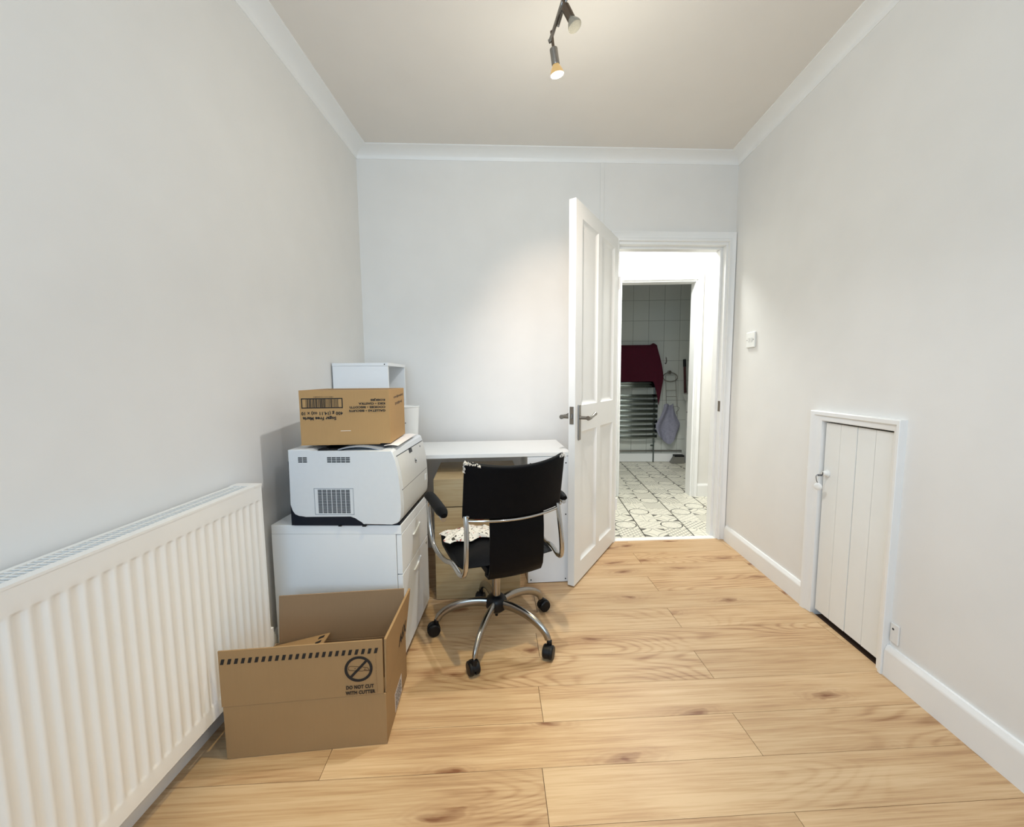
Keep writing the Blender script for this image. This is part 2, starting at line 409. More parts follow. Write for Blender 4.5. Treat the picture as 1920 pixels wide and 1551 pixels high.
for a in ((XL-0.12, WX0, -0.03, H+0.05), (WX1, 1.45, -0.03, H+0.05), (WX0, WX1, -0.03, WZ0), (WX0, WX1, WZ1, H+0.05)):
    g.box(a[0], a[1], YR-0.12, YR, a[2], a[3])
struct('wall_rear', g, M['wall'], 'white rear wall around the window, behind the viewer', 'wall')
w = thing('window_1', 'white framed window in the rear wall behind the viewer', 'window', (0, YR-0.05, 0), kind='structure')
g = G()
for a in ((WX0, WX0+0.05, WZ0, WZ1), (WX1-0.05, WX1, WZ0, WZ1), (WX0, WX1, WZ0, WZ0+0.05), (WX0, WX1, WZ1-0.05, WZ1), (-0.30, -0.25, WZ0, WZ1)):
    g.box(a[0], a[1], -0.03, 0.03, a[2], a[3])
obj('window_frame', g, M['plastic_white'], w)
obj('pane', G().box(WX0+0.05, -0.30, -0.004, 0.004, WZ0+0.05, WZ1-0.05), M['window_glass'], w)
obj('pane', G().box(-0.25, WX1-0.05, -0.004, 0.004, WZ0+0.05, WZ1-0.05), M['window_glass'], w)
g = G(); g.hexa([(XL-0.12, YR-0.12, H), (1.5, YR-0.12, H), (1.5, BW(1.5, 0.05), H), (XL-0.12, BW(XL, 0.05), H),
                 (XL-0.12, YR-0.12, H+0.08), (1.5, YR-0.12, H+0.08), (1.5, BW(1.5, 0.05), H+0.08), (XL-0.12, BW(XL, 0.05), H+0.08)])
struct('ceiling', g, M['ceiling'], 'off-white painted ceiling of the room', 'ceiling')

# floor: oak planks on a dark underlay
g = G(); g.hexa([(XL, YR, -0.06), (1.40, YR, -0.06), (1.40, BW(1.40, 0.04), -0.06), (XL, BW(XL, 0.04), -0.06),
                 (XL, YR, -0.0102), (1.40, YR, -0.0102), (1.40, BW(1.40, 0.04), -0.0102), (XL, BW(XL, 0.04), -0.0102)])
fl = struct('floor', g, M['joint'], 'oak laminate floor of long planks', 'floor')
PW, PL = 0.1495, 1.276
def clip_poly(P, n, c):                              # keep n . p <= c
    out = []
    for i in range(len(P)):
        a, b = P[i], P[(i+1) % len(P)]; da, db = n[0]*a[0]+n[1]*a[1]-c, n[0]*b[0]+n[1]*b[1]-c
        if da <= 0: out.append(a)
        if da*db < 0:
            t = da/(da-db); out.append((a[0]+(b[0]-a[0])*t, a[1]+(b[1]-a[1])*t))
    return out
ca, sa = cos(BANG), sin(BANG)
for k in range(-15, 13):
    xj = 0.057 if k % 2 == 0 else 0.695
    yb = 0.882 + PW*k                                 # row edge measured at x = 0.057
    for c in range(-2, 2):
        u0 = (xj-0.057)/ca + c*PL; gap = 0.0008
        loc = [(u0+gap, gap), (u0+PL-gap, gap), (u0+PL-gap, PW-gap), (u0+gap, PW-gap)]
        W_ = [(0.057+u*ca-v*sa, yb+u*sa+v*ca) for u, v in loc]
        for n_, c_ in (((-1, 0), -XL), ((0, -1), -YR), ((1, -TR), XR0-TR*YB0), ((-TB, 1), YB0+0.035)):
            W_ = clip_poly(W_, n_, c_)
            if len(W_) < 3: break
        if len(W_) < 3: continue
        ox, oy = 0.057+(u0+PL/2)*ca, yb+(u0+PL/2)*sa
        Pl = [((x-ox)*ca+(y-oy)*sa, -(x-ox)*sa+(y-oy)*ca) for x, y in W_]
        area = abs(sum(Pl[i][0]*Pl[(i+1) % len(Pl)][1]-Pl[(i+1) % len(Pl)][0]*Pl[i][1] for i in range(len(Pl))))/2
        if area < 0.0015: continue
        g = G().prism(Pl, lambda p, a: (p[0], p[1], a), -0.010, 0.0)
        obj('plank', g, M['oak_floor'], fl, (ox, oy, 0), (0, 0, BANG), sharp=0)

# skirting boards
def skirt_prof(h, t): return [(0, 0), (t, 0), (t, h-0.022), (t-0.004, h-0.012), (t-0.010, h), (0, h)]
def skirt(name, fn, a0, a1, h, t, label):
    return struct(name, G().prism(skirt_prof(h, t), fn, a0, a1), M['gloss'], label, 'skirting board')
skirt('baseboard_left', lambda p, a: (XL+p[0], a, p[1]), YR, 2.47, 0.115, 0.018, 'white skirting board along the left wall under the radiator')
skirt('baseboard_right', lambda p, a: (RW(a)-p[0], a, p[1]), 1.863, 2.625, 0.105, 0.018, 'white skirting board on the right wall between cupboard and doorway')
skirt('baseboard_right.001', lambda p, a: (RW(a)-p[0], a, p[1]), YR, 1.413, 0.118, 0.019, 'white skirting board on the right wall nearer than the cupboard')
skirt('baseboard_back', lambda p, a: (a, BW(a)-p[0], p[1]), XL+0.018, 0.552, 0.115, 0.018, 'white skirting board along the back wall behind the desk')

# coving
def cove(n=9):
    dz, dx = 0.043, 0.088; P = [(0, 0), (0, -dz-0.004), (0.004, -dz-0.004), (0.006, -dz)]
    for i in range(n+1):
        a = pi/2*i/n
        P.append((0.006+(dx-0.010)*(1-cos(a)), -dz+0.004+(dz-0.010)*sin(a)))
    P += [(dx, -0.005), (dx, 0)]; return P
struct('trim_1', G().prism(cove(), lambda p, a: (XL+p[0], a, H+p[1]), YR, 2.48), M['gloss'], 'white coving between left wall and ceiling', 'coving')
struct('trim_2', G().prism(cove(), lambda p, a: (a, BW(a)-p[0], H+p[1]), XL+0.001, 1.36), M['gloss'], 'white coving between back wall and ceiling', 'coving')
struct('trim_3', G().prism(cove(), lambda p, a: (RW(a)-p[0], a, H+p[1]), YR, 2.66), M['gloss'], 'white coving between right wall and ceiling', 'coving')
# vertical bead on the back wall beside the doorway
struct('trim_4', slab_b(G(), 0.483, 0.509, 0.115, H-0.048, -0.007, 0.0, 0.003), M['wall'], 'narrow white vertical bead on back wall left of doorway', 'bead')

# door lining and architraves
def frame_sweep(fn, a0, a1, zt, wl, wr, wt, prof):
    """mitred moulding round three sides of an opening; prof: (0..1 across the width, projection); fn(a, z, p) -> point"""
    g = G(); rows = []
    for st in range(4):
        r_ = []
        for d, p in prof:
            if st == 0: q = (a0-d*wl, 0.0)
            elif st == 1: q = (a0-d*wl, zt+d*wt)
            elif st == 2: q = (a1+d*wr, zt+d*wt)
            else: q = (a1+d*wr, 0.0)
            r_.append(g.bm.verts.new(fn(q[0], q[1], p)))
        rows.append(r_)
    for A, B in zip(rows, rows[1:]):
        for k in range(len(prof)-1): g.bm.faces.new([A[k], A[k+1], B[k+1], B[k]])
    g.bm.faces.new(rows[0]); g.bm.faces.new(rows[-1][::-1])
    return g
ARCH = [(0.0, 0.0), (0.0, 0.012), (0.06, 0.017), (0.26, 0.017), (0.34, 0.011), (0.62, 0.013), (0.84, 0.019), (0.96, 0.019), (1.0, 0.014), (1.0, 0.0)]
g = frame_sweep(lambda a, z, p: (a, BW(a)-p, z), DX0, DX1, DZ, 0.050, 0.045, 0.061, ARCH)
struct('trim_5', g, M['gloss'], 'white architrave around the open doorway in the back wall', 'architrave')
g = G(); slab_b(g, DX0, DX1, DZ-0.016, DZ, 0.0, WT); slab_b(g, DX1-0.012, DX1, 0, DZ-0.0165, 0.0, WT); slab_b(g, DX0, DX0+0.006, 0, DZ-0.0165, 0.0, WT)
slab_b(g, DX1-0.028, DX1-0.0125, 0, DZ-0.0305, 0.045, WT-0.001); slab_b(g, DX0+0.007, DX1-0.0125, DZ-0.030, DZ-0.0165, 0.045, WT-0.001)
dl = struct('trim_6', g, M['gloss'], 'white lining of the open doorway with door stop', 'door lining')
obj('strike_plate', slab_b(G(), DX1-0.0145, DX1-0.011, 0.875, 0.945, 0.004, 0.030, 0.001), M['bronze'], dl)
obj('threshold_bar', G().prism([(0, 0), (0.044, 0), (0.040, 0.005), (0.004, 0.005)], lambda p, a: (a, BW(a)+p[0]+0.001, p[1]), DX0+0.006, DX1-0.012), M['plastic_white'], dl)

# ------------------------------------------------------------------ the open panelled door
DA = 1.0428
door = thing('door_1', 'white four-panel door standing open into the room', 'door', (0.6098, BW(0.6098)-0.001, 0.010), kind='structure')
# local frame: x along the leaf from hinge to free edge, y = thickness away from the viewer's face, z up
dvec = Vector((-cos(DA), -sin(DA), 0)); nvec = Vector((sin(DA), -cos(DA), 0))
door.matrix_world = Matrix(((dvec.x, -nvec.x, 0, 0.6098), (dvec.y, -nvec.y, 0, BW(0.6098)), (0, 0, 1, 0.010), (0, 0, 0, 1)))
LW, LH, LT = 0.6974, 1.968, 0.036
panels = [(0.085, 0.318, 0.955, 1.895), (0.375, 0.612, 0.955, 1.895), (0.085, 0.318, 0.105, 0.815), (0.375, 0.612, 0.105, 0.815)]
g = G()
for x0, x1 in ((0, 0.085), (0.318, 0.375), (0.612, LW)): g.box(x0, x1, 0, LT, 0, LH)
for z0, z1 in ((0, 0.105), (0.815, 0.955), (1.895, LH)):
    g.box(0.085, 0.318, 0, LT, z0, z1); g.box(0.375, 0.612, 0, LT, z0, z1)
obj('door_frame', g, M['gloss2'], door)
for (x0, x1, z0, z1) in panels:
    g = G()
    for sgn, y_out, y_in in ((1, 0.0, 0.014), (-1, LT, LT-0.014)):
        m_ = 0.024
        o_ = [(x0, y_out, z0), (x1, y_out, z0), (x1, y_out, z1), (x0, y_out, z1)]
        k_ = [(x0+0.008, y_in*0.55+y_out*0.45, z0+0.008), (x1-0.008, y_in*0.55+y_out*0.45, z0+0.008), (x1-0.008, y_in*0.55+y_out*0.45, z1-0.008), (x0+0.008, y_in*0.55+y_out*0.45, z1-0.008)]
        i_ = [(x0+m_, y_in, z0+m_), (x1-m_, y_in, z0+m_), (x1-m_, y_in, z1-m_), (x0+m_, y_in, z1-m_)]
        vo, vk, vi = [[g.bm.verts.new(p) for p in q] for q in (o_, k_, i_)]
        for a in range(4):
            b = (a+1) % 4
            g.bm.faces.new([vo[a], vo[b], vk[b], vk[a]]); g.bm.faces.new([vk[a], vk[b], vi[b], vi[a]])
        g.bm.faces.new(vi)
    obj('door_panel', g, M['gloss2'], door, sharp=25)
for zc in (0.25, 1.70):
    g = G(); g.tube([(-0.004, -0.004, zc-0.04), (-0.004, -0.004, zc+0.04)], 0.006, 10); obj('hinge', g, M['gloss'], door)
obj('latch_plate', G().box(LW-0.0005, LW+0.002, 0.007, LT-0.007, 0.862, 0.952, 0.0006).box(LW+0.001, LW+0.010, 0.013, 0.023, 0.89, 0.915, 0.002), M['steel'], door)
for sgn, yf, nm in ((1, 0.0, 'handle'), (-1, LT, 'handle')):
    h_ = obj(nm, G().box(0.636, 0.664, yf-0.009 if sgn > 0 else yf, yf if sgn > 0 else yf+0.009, 0.775, 0.960, 0.0043, 3), M['steel'], door)
    s_ = -1 if sgn > 0 else 1
    g = G(); g.tube([(0.650, yf, 0.893), (0.650, yf+s_*0.05, 0.893)], 0.009, 12)
    g.tube(smooth_path([(0.662, yf+s_*0.056, 0.893), (0.640, yf+s_*0.058, 0.893), (0.600, yf+s_*0.055, 0.896), (0.565, yf+s_*0.052, 0.902), (0.540, yf+s_*0.052, 0.908)]), [0.012]*5+[0.010]*5+[0.0075]*5+[0.0085]*5+[0.010]*4+[0.008], 12)
    obj('lever', g, M['steel'], h_)

# ------------------------------------------------------------------ hall and bathroom
YH = 3.635; HT = 0.105; YBATH = 5.16
hx0, hx1 = -0.55, 3.0
OX0, OX1, OZ = 0.872, 1.548, 1.962
g = G(); g.box(hx0, OX0, YH, YH+HT, -0.03, 2.50); g.box(OX1, hx1, YH, YH+HT, -0.03, 2.50); g.box(OX0, OX1, YH, YH+HT, OZ, 2.50)
struct('wall_hall', g, M['wall'], 'white hall wall around the bathroom doorway', 'wall')
struct('wall_hall_left', G().box(hx0-0.1, hx0, BW(hx0, WT), YH, -0.03, 2.5), M['wall'], 'white end wall of the hall, left', 'wall')
struct('wall_hall_right', G().box(hx1, hx1+0.1, BW(1.4, WT), YH, -0.03, 2.5), M['wall'], 'white end wall of the hall, right', 'wall')
g = G(); g.box(1.55, hx1, BW(1.5, 0.0), BW(1.5, WT), -0.03, 2.5)
struct('wall_hall_front', g, M['wall'], 'white hall wall beside the room doorway', 'wall')
struct('ceiling_hall', slab_b(G(), hx0-0.1, hx1+0.1, 2.42, 2.5, WT-0.005, 0.2).box(hx0-0.1, hx1+0.1, BW(hx1, 0.15), YH+HT, 2.42, 2.5), M['ceiling'], 'white hall ceiling', 'ceiling')
g = frame_sweep(lambda a, z, p: (a, YH-p, z), OX0, OX1, OZ, 0.042, 0.048, 0.056, ARCH)
g.box(OX0, OX0+0.010, YH+0.001, YH+HT, 0, OZ-0.0125); g.box(OX1-0.012, OX1, YH+0.001, YH+HT, 0, OZ-0.0125); g.box(OX0, OX1, YH+0.001, YH+HT, OZ-0.012, OZ)
struct('trim_7', g, M['gloss'], 'white architrave and lining of the bathroom doorway', 'architrave')
skirt('baseboard_hall', lambda p, a: (a, YH-p[0], p[1]), OX1+0.049, hx1, 0.117, 0.018, 'white skirting board in the hall right of bathroom doorway')

struct('wall_bathroom_left', G().box(0.50, 0.60, YH+HT, YBATH+0.1, -0.03, 2.8), M['tile_white'], 'tiled left wall of the bathroom', 'wall')
struct('wall_bathroom_right', G().box(2.55, 2.65, YH+HT, YBATH+0.1, -0.03, 2.8), M['tile_white'], 'tiled right wall of the bathroom', 'wall')
struct('ceiling_bathroom', G().box(0.5, 2.65, YH+HT, YBATH+0.1, 2.70, 2.8), M['ceiling'], 'bathroom ceiling', 'ceiling')
wb = struct('wall_bathroom', G().box(0.5, 2.65, YBATH+0.006, YBATH+0.1, -0.03, 2.8), M['tile_grout'], 'white tiled far wall of the bathroom', 'wall')
tw, thh = 0.1975, 0.2545
tile_me = G().box(-tw/2+0.0017, tw/2-0.0017, -0.006, 0.0, -thh/2+0.0017, thh/2-0.0017, 0.0012, 1)
t0 = obj('tile', tile_me, M['tile_white'], wb, (1.40+tw/2, YBATH+0.006, 0.0))
first = True
for i in range(-4, 7):
    for j in range(-2, 9):
        x, z = 1.40+tw*(i+0.5), 2.076-thh*(j+0.5)+thh
        if x < 0.65 or x > 2.5: continue
        if z+thh/2 > 2.70: continue
        if first: t0.location = (x, YBATH+0.006, z); first = False
        else: copy_to(t0, wb, (x, YBATH+0.006, z))
# boxed pipe skirting at the foot of the bathroom wall
g = G().box(0.60, 2.05, YBATH-0.045, YBATH-0.004, 0.004, 0.112, 0.004)
struct('baseboard_bathroom', g, M['gloss'], 'white boxing along the foot of the bathroom wall', 'boxing')

# patterned tile floor of hall and bathroom
fh = struct('floor_hall', G().hexa([(hx0, BW(hx0, 0.041), -0.06), (hx1, BW(hx1, 0.041), -0.06), (hx1, YBATH+0.05, -0.06), (hx0, YBATH+0.05, -0.06),
     (hx0, BW(hx0, 0.041), -0.004), (hx1, BW(hx1, 0.041), -0.004), (hx1, YBATH+0.05, -0.004), (hx0, YBATH+0.05, -0.004)]), M['tile_joint'], 'grey and cream patterned tile floor of hall and bathroom', 'floor')
TWX, TWY, SH = 0.171, 0.147, 0.030
MAT = {0: ['check', 'ring', 'star', 'quarter', 'dots', 'lattice', 'ring', 'check'],
       1: ['star', 'dots', 'quarter', 'ring', 'quarter', 'check', 'star', 'dots'],
       2: ['check', 'ring', 'star', 'dots', 'lattice', 'ring', 'lattice', 'ring'],
       3: ['quarter', 'check', 'dots', 'ring', 'quarter', 'check', 'star', 'check'],
       4: ['dots', 'ring', 'lattice', 'star', 'ring', 'dots', 'quarter', 'ring'],
       5: ['star', 'check', 'dots', 'ring', 'check', 'quarter', 'star', 'dots']}
tiles0 = {}
def floor_tile(des, loc):
    if des not in tiles0:
        g = G().hexa([(-0.083, -TWY/2+0.0006, -0.004), (0.083, -TWY/2+0.0006, -0.004), (0.083, TWY/2-0.0006, -0.004), (-0.083, TWY/2-0.0006, -0.004),
                      (-0.083, -TWY/2+0.0006, 0), (0.083, -TWY/2+0.0006, 0), (0.083, TWY/2-0.0006, 0), (-0.083, TWY/2-0.0006, 0)])
        tiles0[des] = obj('tile', g, DES[des], fh, loc, (0, 0, -SH), sharp=0)
    else: copy_to(tiles0[des], fh, loc, (0, 0, -SH))
for c in range(-2, 9):
    for r_ in range(0, 17):
        yc = 2.76 + TWY*r_; off = 0.0018 if c % 2 == 0 else -0.0018
        xc = 0.671 + TWX*(c+0.5) - off + SH*(yc-2.70)
        if yc > YH-0.05 and (xc < 0.6 or xc > 2.5): continue
        if xc < hx0+0.1: continue
        floor_tile(MAT[c % 6][r_ % 8], (xc, yc, 0.0))

for c in range(-1, 3):                                # cut tiles along the slanting threshold
    xa, xb = 0.671+TWX*c+0.0018*(c % 2 == 0)-0.0016, 0.671+TWX*(c+1)-0.0018*(c % 2)-0.0016
    ya, yb_, yt = BW(xa, 0.046), BW(xb, 0.046), 2.6858
    if yt-yb_ < 0.004: continue
    xm, ym = (xa+xb)/2, (yt+ya)/2
    obj('tile', G().hexa([(xa-xm, ya-ym, -0.004), (xb-xm, yb_-ym, -0.004), (xb-xm, yt-ym, -0.004), (xa-xm, yt-ym, -0.004), (xa-xm, ya-ym, 0), (xb-xm, yb_-ym, 0), (xb-xm, yt-ym, 0), (xa-xm, yt-ym, 0)]), DES['dots' if c % 2 else 'quarter'], fh, (xm, ym, 0), sharp=0)

# ------------------------------------------------------------------ low cupboard door on the right wall
g = frame_sweep(lambda a, z, p: (RW(a)-p, a, z), CY0, CY1, 0.907, 0.038, 0.056, 0.044, [(0.0, 0.0), (0.0, 0.010), (0.10, 0.013), (0.45, 0.016), (0.60, 0.024), (0.92, 0.026), (1.0, 0.022), (1.0, 0.0)])
struct('trim_8', g, M['gloss'], 'white moulded frame around the low cupboard door', 'architrave')
g = G(); slab_r(g, CY0-0.02, CY1+0.02, -0.02, CZ+0.02, 0.125, 0.14)
struct('wall_cupboard', g, M['void'], 'dark inside of the low wall cupboard', 'wall')
cup = thing('door_2', 'low white boarded cupboard door set in the right wall', 'door', (RW(CY0), CY0, 0.0), kind='structure')
cup.rotation_euler = (0, 0, -RANG)
nb = 4; bw = (CY1-CY0-0.010)/nb
for i in range(nb):
    y0 = 0.004+bw*i
    obj('board', G().box(0.004+0.001*(i % 2), 0.024, y0+0.0008, y0+bw-0.0008, 0.022+0.003*i*0, 0.899, 0.0022, 2), M['gloss2'], cup)
for zc, nm in ((0.775, 'hinge'), (0.165, 'hinge')):
    g = G()
    for k in range(5): g.tube([(-0.002, 0.001, zc-0.04+0.016*k+0.001), (-0.002, 0.001, zc-0.04+0.016*(k+1)-0.001)], 0.0058, 12)
    g.box(-0.0005, 0.005, 0.004, 0.016, zc-0.04, zc+0.04, 0.001)
    obj(nm, g, M['gloss2'], cup)
g = G().lathe([(0, 0.020), (0.009, 0.018), (0.012, 0.012), (0.0125, 0.006), (0.016, 0.004), (0.017, 0.0), (0, 0)], axis_matrix((0.0045, 0.322, 0.672), (0, 1, 0), (0, 0, 1)) @ Matrix.Rotation(pi, 4, 'X'), 20)
lk = obj('lock', g, M['gloss2'], cup)
obj('keyhole', G().box(-0.0165, -0.0150, 0.3205, 0.3235, 0.666, 0.678), M['black'], lk)
# a key with a pale fob hanging in the lock
kf = thing('key', 'small key with a pale round fob hanging from the cupboard lock', 'key', (RW(1.774)-0.020, 1.776, 0.664))
obj('blade', G().box(-0.016, 0.004, -0.0012, 0.0012, -0.004, 0.004, 0.0005).tube(smooth_path([(-0.014, 0, 0.004), (-0.022, 0.001, -0.004), (-0.018, 0.002, -0.025), (-0.014, 0.001, -0.034)]), 0.0016, 6), M['brass_key'], kf)
g = G().lathe([(0, -0.004), (0.012, -0.0035), (0.0165, 0.0), (0.012, 0.0035), (0, 0.004)], Matrix.Translation((-0.012, 0, -0.052)) @ Matrix.Rotation(radians(35), 4, 'Z') @ Matrix.Rotation(pi/2, 4, 'Y'), 20)
obj('fob', g, M['plastic_white'], kf)
# stop knob on the frame
g = G().lathe([(0, 0.016), (0.006, 0.0145), (0.0085, 0.010), (0.0085, 0.004), (0.006, 0), (0, 0)], axis_matrix((RW(1.866)-0.0005, 1.872, 0.678), (0, 1, 0), (0, 0, 1)) @ Matrix.Rotation(pi, 4, 'X'), 16)
tag(obj('door_catch', g, M['plastic_white']), 'small white round catch on wall left of cupboard frame', 'catch')

# light switch and cable plate on the right wall
def wall_thing(name, label, cat, y, z):
    t = thing(name, label, cat, (RW(y), y, z), -RANG); return t
sw = wall_thing('light_switch', 'white double light switch on right wall by the doorway', 'switch', 2.425, 1.325)
obj('switch_plate', G().box(-0.009, 0, -0.046, 0.046, -0.046, 0.046, 0.004, 3), M['plastic_white'], sw)
for yy in (-0.014, 0.014): obj('rocker', G().hexa([(-0.010, yy-0.007, -0.013), (-0.009, yy-0.007, -0.013), (-0.009, yy+0.007, -0.013), (-0.010, yy+0.007, -0.013), (-0.0135, yy-0.007, 0.013), (-0.009, yy-0.007, 0.013), (-0.009, yy+0.007, 0.013), (-0.0135, yy+0.007, 0.013)], 0.0008), M['plastic_white'], sw)
for yy in (-0.034, 0.034): obj('screw', G().lathe([(0, 0.001), (0.0028, 0.0006), (0.003, 0), (0, 0)], axis_matrix((-0.009, yy, 0.0), (0, 1, 0), (0, 0, 1)) @ Matrix.Rotation(pi, 4, 'X'), 12), M['sticker'], sw)
so = wall_thing('cable_outlet', 'small white painted cable outlet low on right wall by the cupboard', 'outlet', 1.394, 0.172)
obj('outlet_plate', G().box(-0.007, 0, -0.016, 0.016, -0.036, 0.036, 0.003, 2), M['wall'], so)
obj('outlet_hole', G().lathe([(0, 0.0008), (0.004, 0.0006), (0.004, 0), (0, 0)], axis_matrix((-0.007, 0.004, 0.016), (0, 1, 0), (0, 0, 1)) @ Matrix.Rotation(pi, 4, 'X'), 12), M['slot'], so)

# ------------------------------------------------------------------ radiator on the left wall
RX = -0.905
RY0, RY1, RZ0, RZ1 = -0.16, 1.297, 0.125, 0.757
rad = thing('radiator', 'white ribbed panel radiator on the left wall', 'radiator', (XL, 0.57, RZ0), 0)
px, py, pz = XL, 0.57, RZ0
pitch = 0.0303
g = G()
zs = [0, 0.010, 0.040, 0.047, 0.054, 0.10, 0.30, 0.50, 0.56, 0.571, 0.5755, 0.580, 0.600, RZ1-RZ0-0.004]
def amp(z): return max(0.0, min(1.0, (z-0.040)/0.014, (0.580-z)/0.009)) if 0.038 < z < 0.584 else 0.0
ys = []; y = RY1
fl_ = [(0.0, 0), (0.0045, 0.0), (0.0085, 0.72), (0.0125, 1.0), (0.0185, 1.0), (0.0225, 0.72), (0.0265, 0)]
n_f = int((RY1-RY0-0.02)/pitch)
for k in range(n_f):
    for o_, a_ in fl_: ys.append((RY1-0.004-pitch*k-o_, a_))
ys.append((RY0, 0)); ys.insert(0, (RY1, 0))
V = [[g.bm.verts.new((RX-px-0.0048*a_*amp(z), yy-py, z)) for z in zs] for yy, a_ in ys]
for i in range(len(V)-1):
    for j in range(len(zs)-1): g.bm.faces.new([V[i][j], V[i+1][j], V[i+1][j+1], V[i][j+1]])
obj('front_panel', g, M['radiator'], rad, sharp=60)
obj('back_panel', G().box(0.020, 0.030, RY0-py, RY1-py, 0.0, RZ1-RZ0-0.01), M['radiator'], rad)
obj('convector_core', G().box(0.033, 0.080, RY0+0.02-py, RY1-0.02-py, 0.02, RZ1-RZ0-0.012), M['slot'], rad)
tz = RZ1-RZ0
obj('side_panel', G().box(0.016, RX-px+0.0005, RY1-py, RY1-py+0.003, 0.02, tz, 0.001), M['radiator'], rad)
obj('side_panel', G().box(0.016, RX-px+0.0005, RY0-py-0.003, RY0-py, 0.02, tz, 0.001), M['radiator'], rad)
g = G()
for x0, x1 in ((0.018, 0.030), (0.052, 0.056), (0.078, RX-px+0.001)): g.box(x0, x1, RY0-py, RY1-py, tz-0.006, tz)
g.box(0.015, RX-px+0.0018, RY1-py-0.034, RY1-py+0.0034, tz-0.0065, tz+0.0008)
yy = RY0-py+0.01
while yy < RY1-py-0.035:
    for x0, x1 in ((0.030, 0.052), (0.056, 0.078)):
        g.hexa([(x0, yy, tz-0.004), (x1, yy+0.004, tz-0.004), (x1, yy+0.0075, tz-0.004), (x0, yy+0.0035, tz-0.004),
                (x0, yy, tz-0.001), (x1, yy+0.004, tz-0.001), (x1, yy+0.0075, tz-0.001), (x0, yy+0.0035, tz-0.001)])
    yy += 0.0115
obj('top_grille', g, M['radiator'], rad, sharp=0)['kind'] = 'stuff'
g = G().box(0.062, 0.098, 1.300-py, 1.318-py, 0.150-RZ0, 0.225-RZ0, 0.002)
obj('end_bracket', g, M['radiator'], rad)
g = G().tube([(0.060, 1.318-py, 0.155-RZ0), (0.060, 1.352-py, 0.155-RZ0)], 0.008, 12).tube([(0.060, 1.350-py, 0.13-RZ0-0.0), (0.060, 1.350-py, 0.0-RZ0+0.001)], 0.0075, 12)
obj('pipe', g, M['steel'], rad)
obj('valve_cap', G().lathe([(0, 0), (0.012, 0), (0.014, 0.006), (0.013, 0.03), (0.010, 0.037), (0, 0.038)], Matrix.Translation((0.060, 1.351-py, 0.137-RZ0)), 16), M['plastic_white'], rad)

# ------------------------------------------------------------------ filing pedestal
PX0, PX1, PY0, PY1, PH = -0.975, -0.470, 1.439, 1.834, 0.556
ped = thing('drawer_pedestal', 'low white two-drawer filing pedestal under the printer', 'filing pedestal', (PX0, PY0, 0))
lx, ly = PX1-PX0, PY1-PY0
obj('plinth', G().box(0.03, lx-0.03, 0.03, ly-0.03, 0.0, 0.028), M['black'], ped)
g = G().box(0, lx-0.022, 0, ly, 0.028, PH-0.036, 0.001)
obj('body', g, M['laminate'], ped)
obj('top', G().box(0, lx, 0, ly, PH-0.036, PH, 0.0025), M['laminate'], ped)
for z0, z1, hz in ((0.362, PH-0.038, 0.457), (0.034, 0.358, 0.302)):
    d_ = obj('drawer', G().box(lx-0.0205, lx, 0.002, ly-0.002, z0, z1, 0.002), M['laminate'], ped)
    g = G(); n_ = 14                                       # crescent recess pull with a raised lip
    A = []
    for k in range(n_+1):
        t = k/n_*2-1; A.append((t*0.052, -0.017*(1-t*t)))
    for k in range(n_, -1, -1):
        t = k/n_*2-1; A.append((t*0.052, -0.005*(1-t*t)+0.0002))
    g.prism(A[:n_]+A[n_+1:2*n_+1], lambda p, a: (lx+a, ly/2+p[0], hz+0.012+p[1]+0.16*p[0]), 0.0, 0.006, 0.001)
    obj('pull', g, M['plastic_white'], d_)
obj('lock', G().lathe([(0, 0.003), (0.006, 0.0025), (0.007, 0), (0, 0)], axis_matrix((lx, ly-0.035, 0.335), (0, 1, 0), (0, 0, 1)), 14), M['steel'], ped)

# ------------------------------------------------------------------ laser printer
QX, QY, QD = -0.885, 1.4265, 0.412
pr = thing('printer', 'grey laser printer with vent grilles standing on the white pedestal', 'printer', (QX, QY, PH))
prof = [(0.0, 0.293), (0.0, 0.085), (0.004, 0.062), (0.014, 0.046), (0.030, 0.039), (0.055, 0.037), (0.228, 0.039), (0.248, 0.036), (0.262, 0.026), (0.271, 0.012), (0.277, 0.007),
        (0.385, 0.008), (0.402, 0.011), (0.413, 0.019), (0.4195, 0.036), (0.4215, 0.075), (0.4195, 0.150), (0.414, 0.205), (0.404, 0.255), (0.396, 0.284), (0.388, 0.291), (0.100, 0.2865), (0.084, 0.295)]
obj('shell', G().prism(prof, lambda p, a: (p[0], a, p[1]), 0, QD, 0.004, 2), M['printer'], pr, sharp=30)
obj('base', G().box(0.004, 0.285, 0.006, QD-0.006, 0.0, 0.060, 0.002).box(0.285, 0.412, 0.012, QD-0.012, 0.0005, 0.012, 0.002).box(-0.006, 0.02, 0.008, QD-0.01, 0.0, 0.25, 0.002), M['navy'], pr)
obj('foot', G().box(0.272, 0.286, -0.004, 0.010, 0.0005, 0.006, 0.001), M['black'], pr)
obj('foot', G().box(0.18, 0.192, -0.003, 0.010, 0.0005, 0.004, 0.001), M['black'], pr)
# output tray recess and paper guide on the top
g = G().prism([(0.105, 0.2875), (0.118, 0.297), (0.130, 0.300), (0.150, 0.290)], lambda p, a: (p[0], a, p[1]), 0.03, QD-0.03)
g.box(0.105, 0.20, 0.02, QD-0.03, 0.2865, 0.2935, 0.002)
obj('output_tray', g, M['black'], pr)
g = G().sheet(lambda u, v: (0.185+0.205*u, 0.012+v*(QD-0.03), 0.2885+0.016*sin(pi*min(1, u*1.05+0.1))), 12, 2, 0.003)
obj('lid', g, M['grey_plastic'], pr)
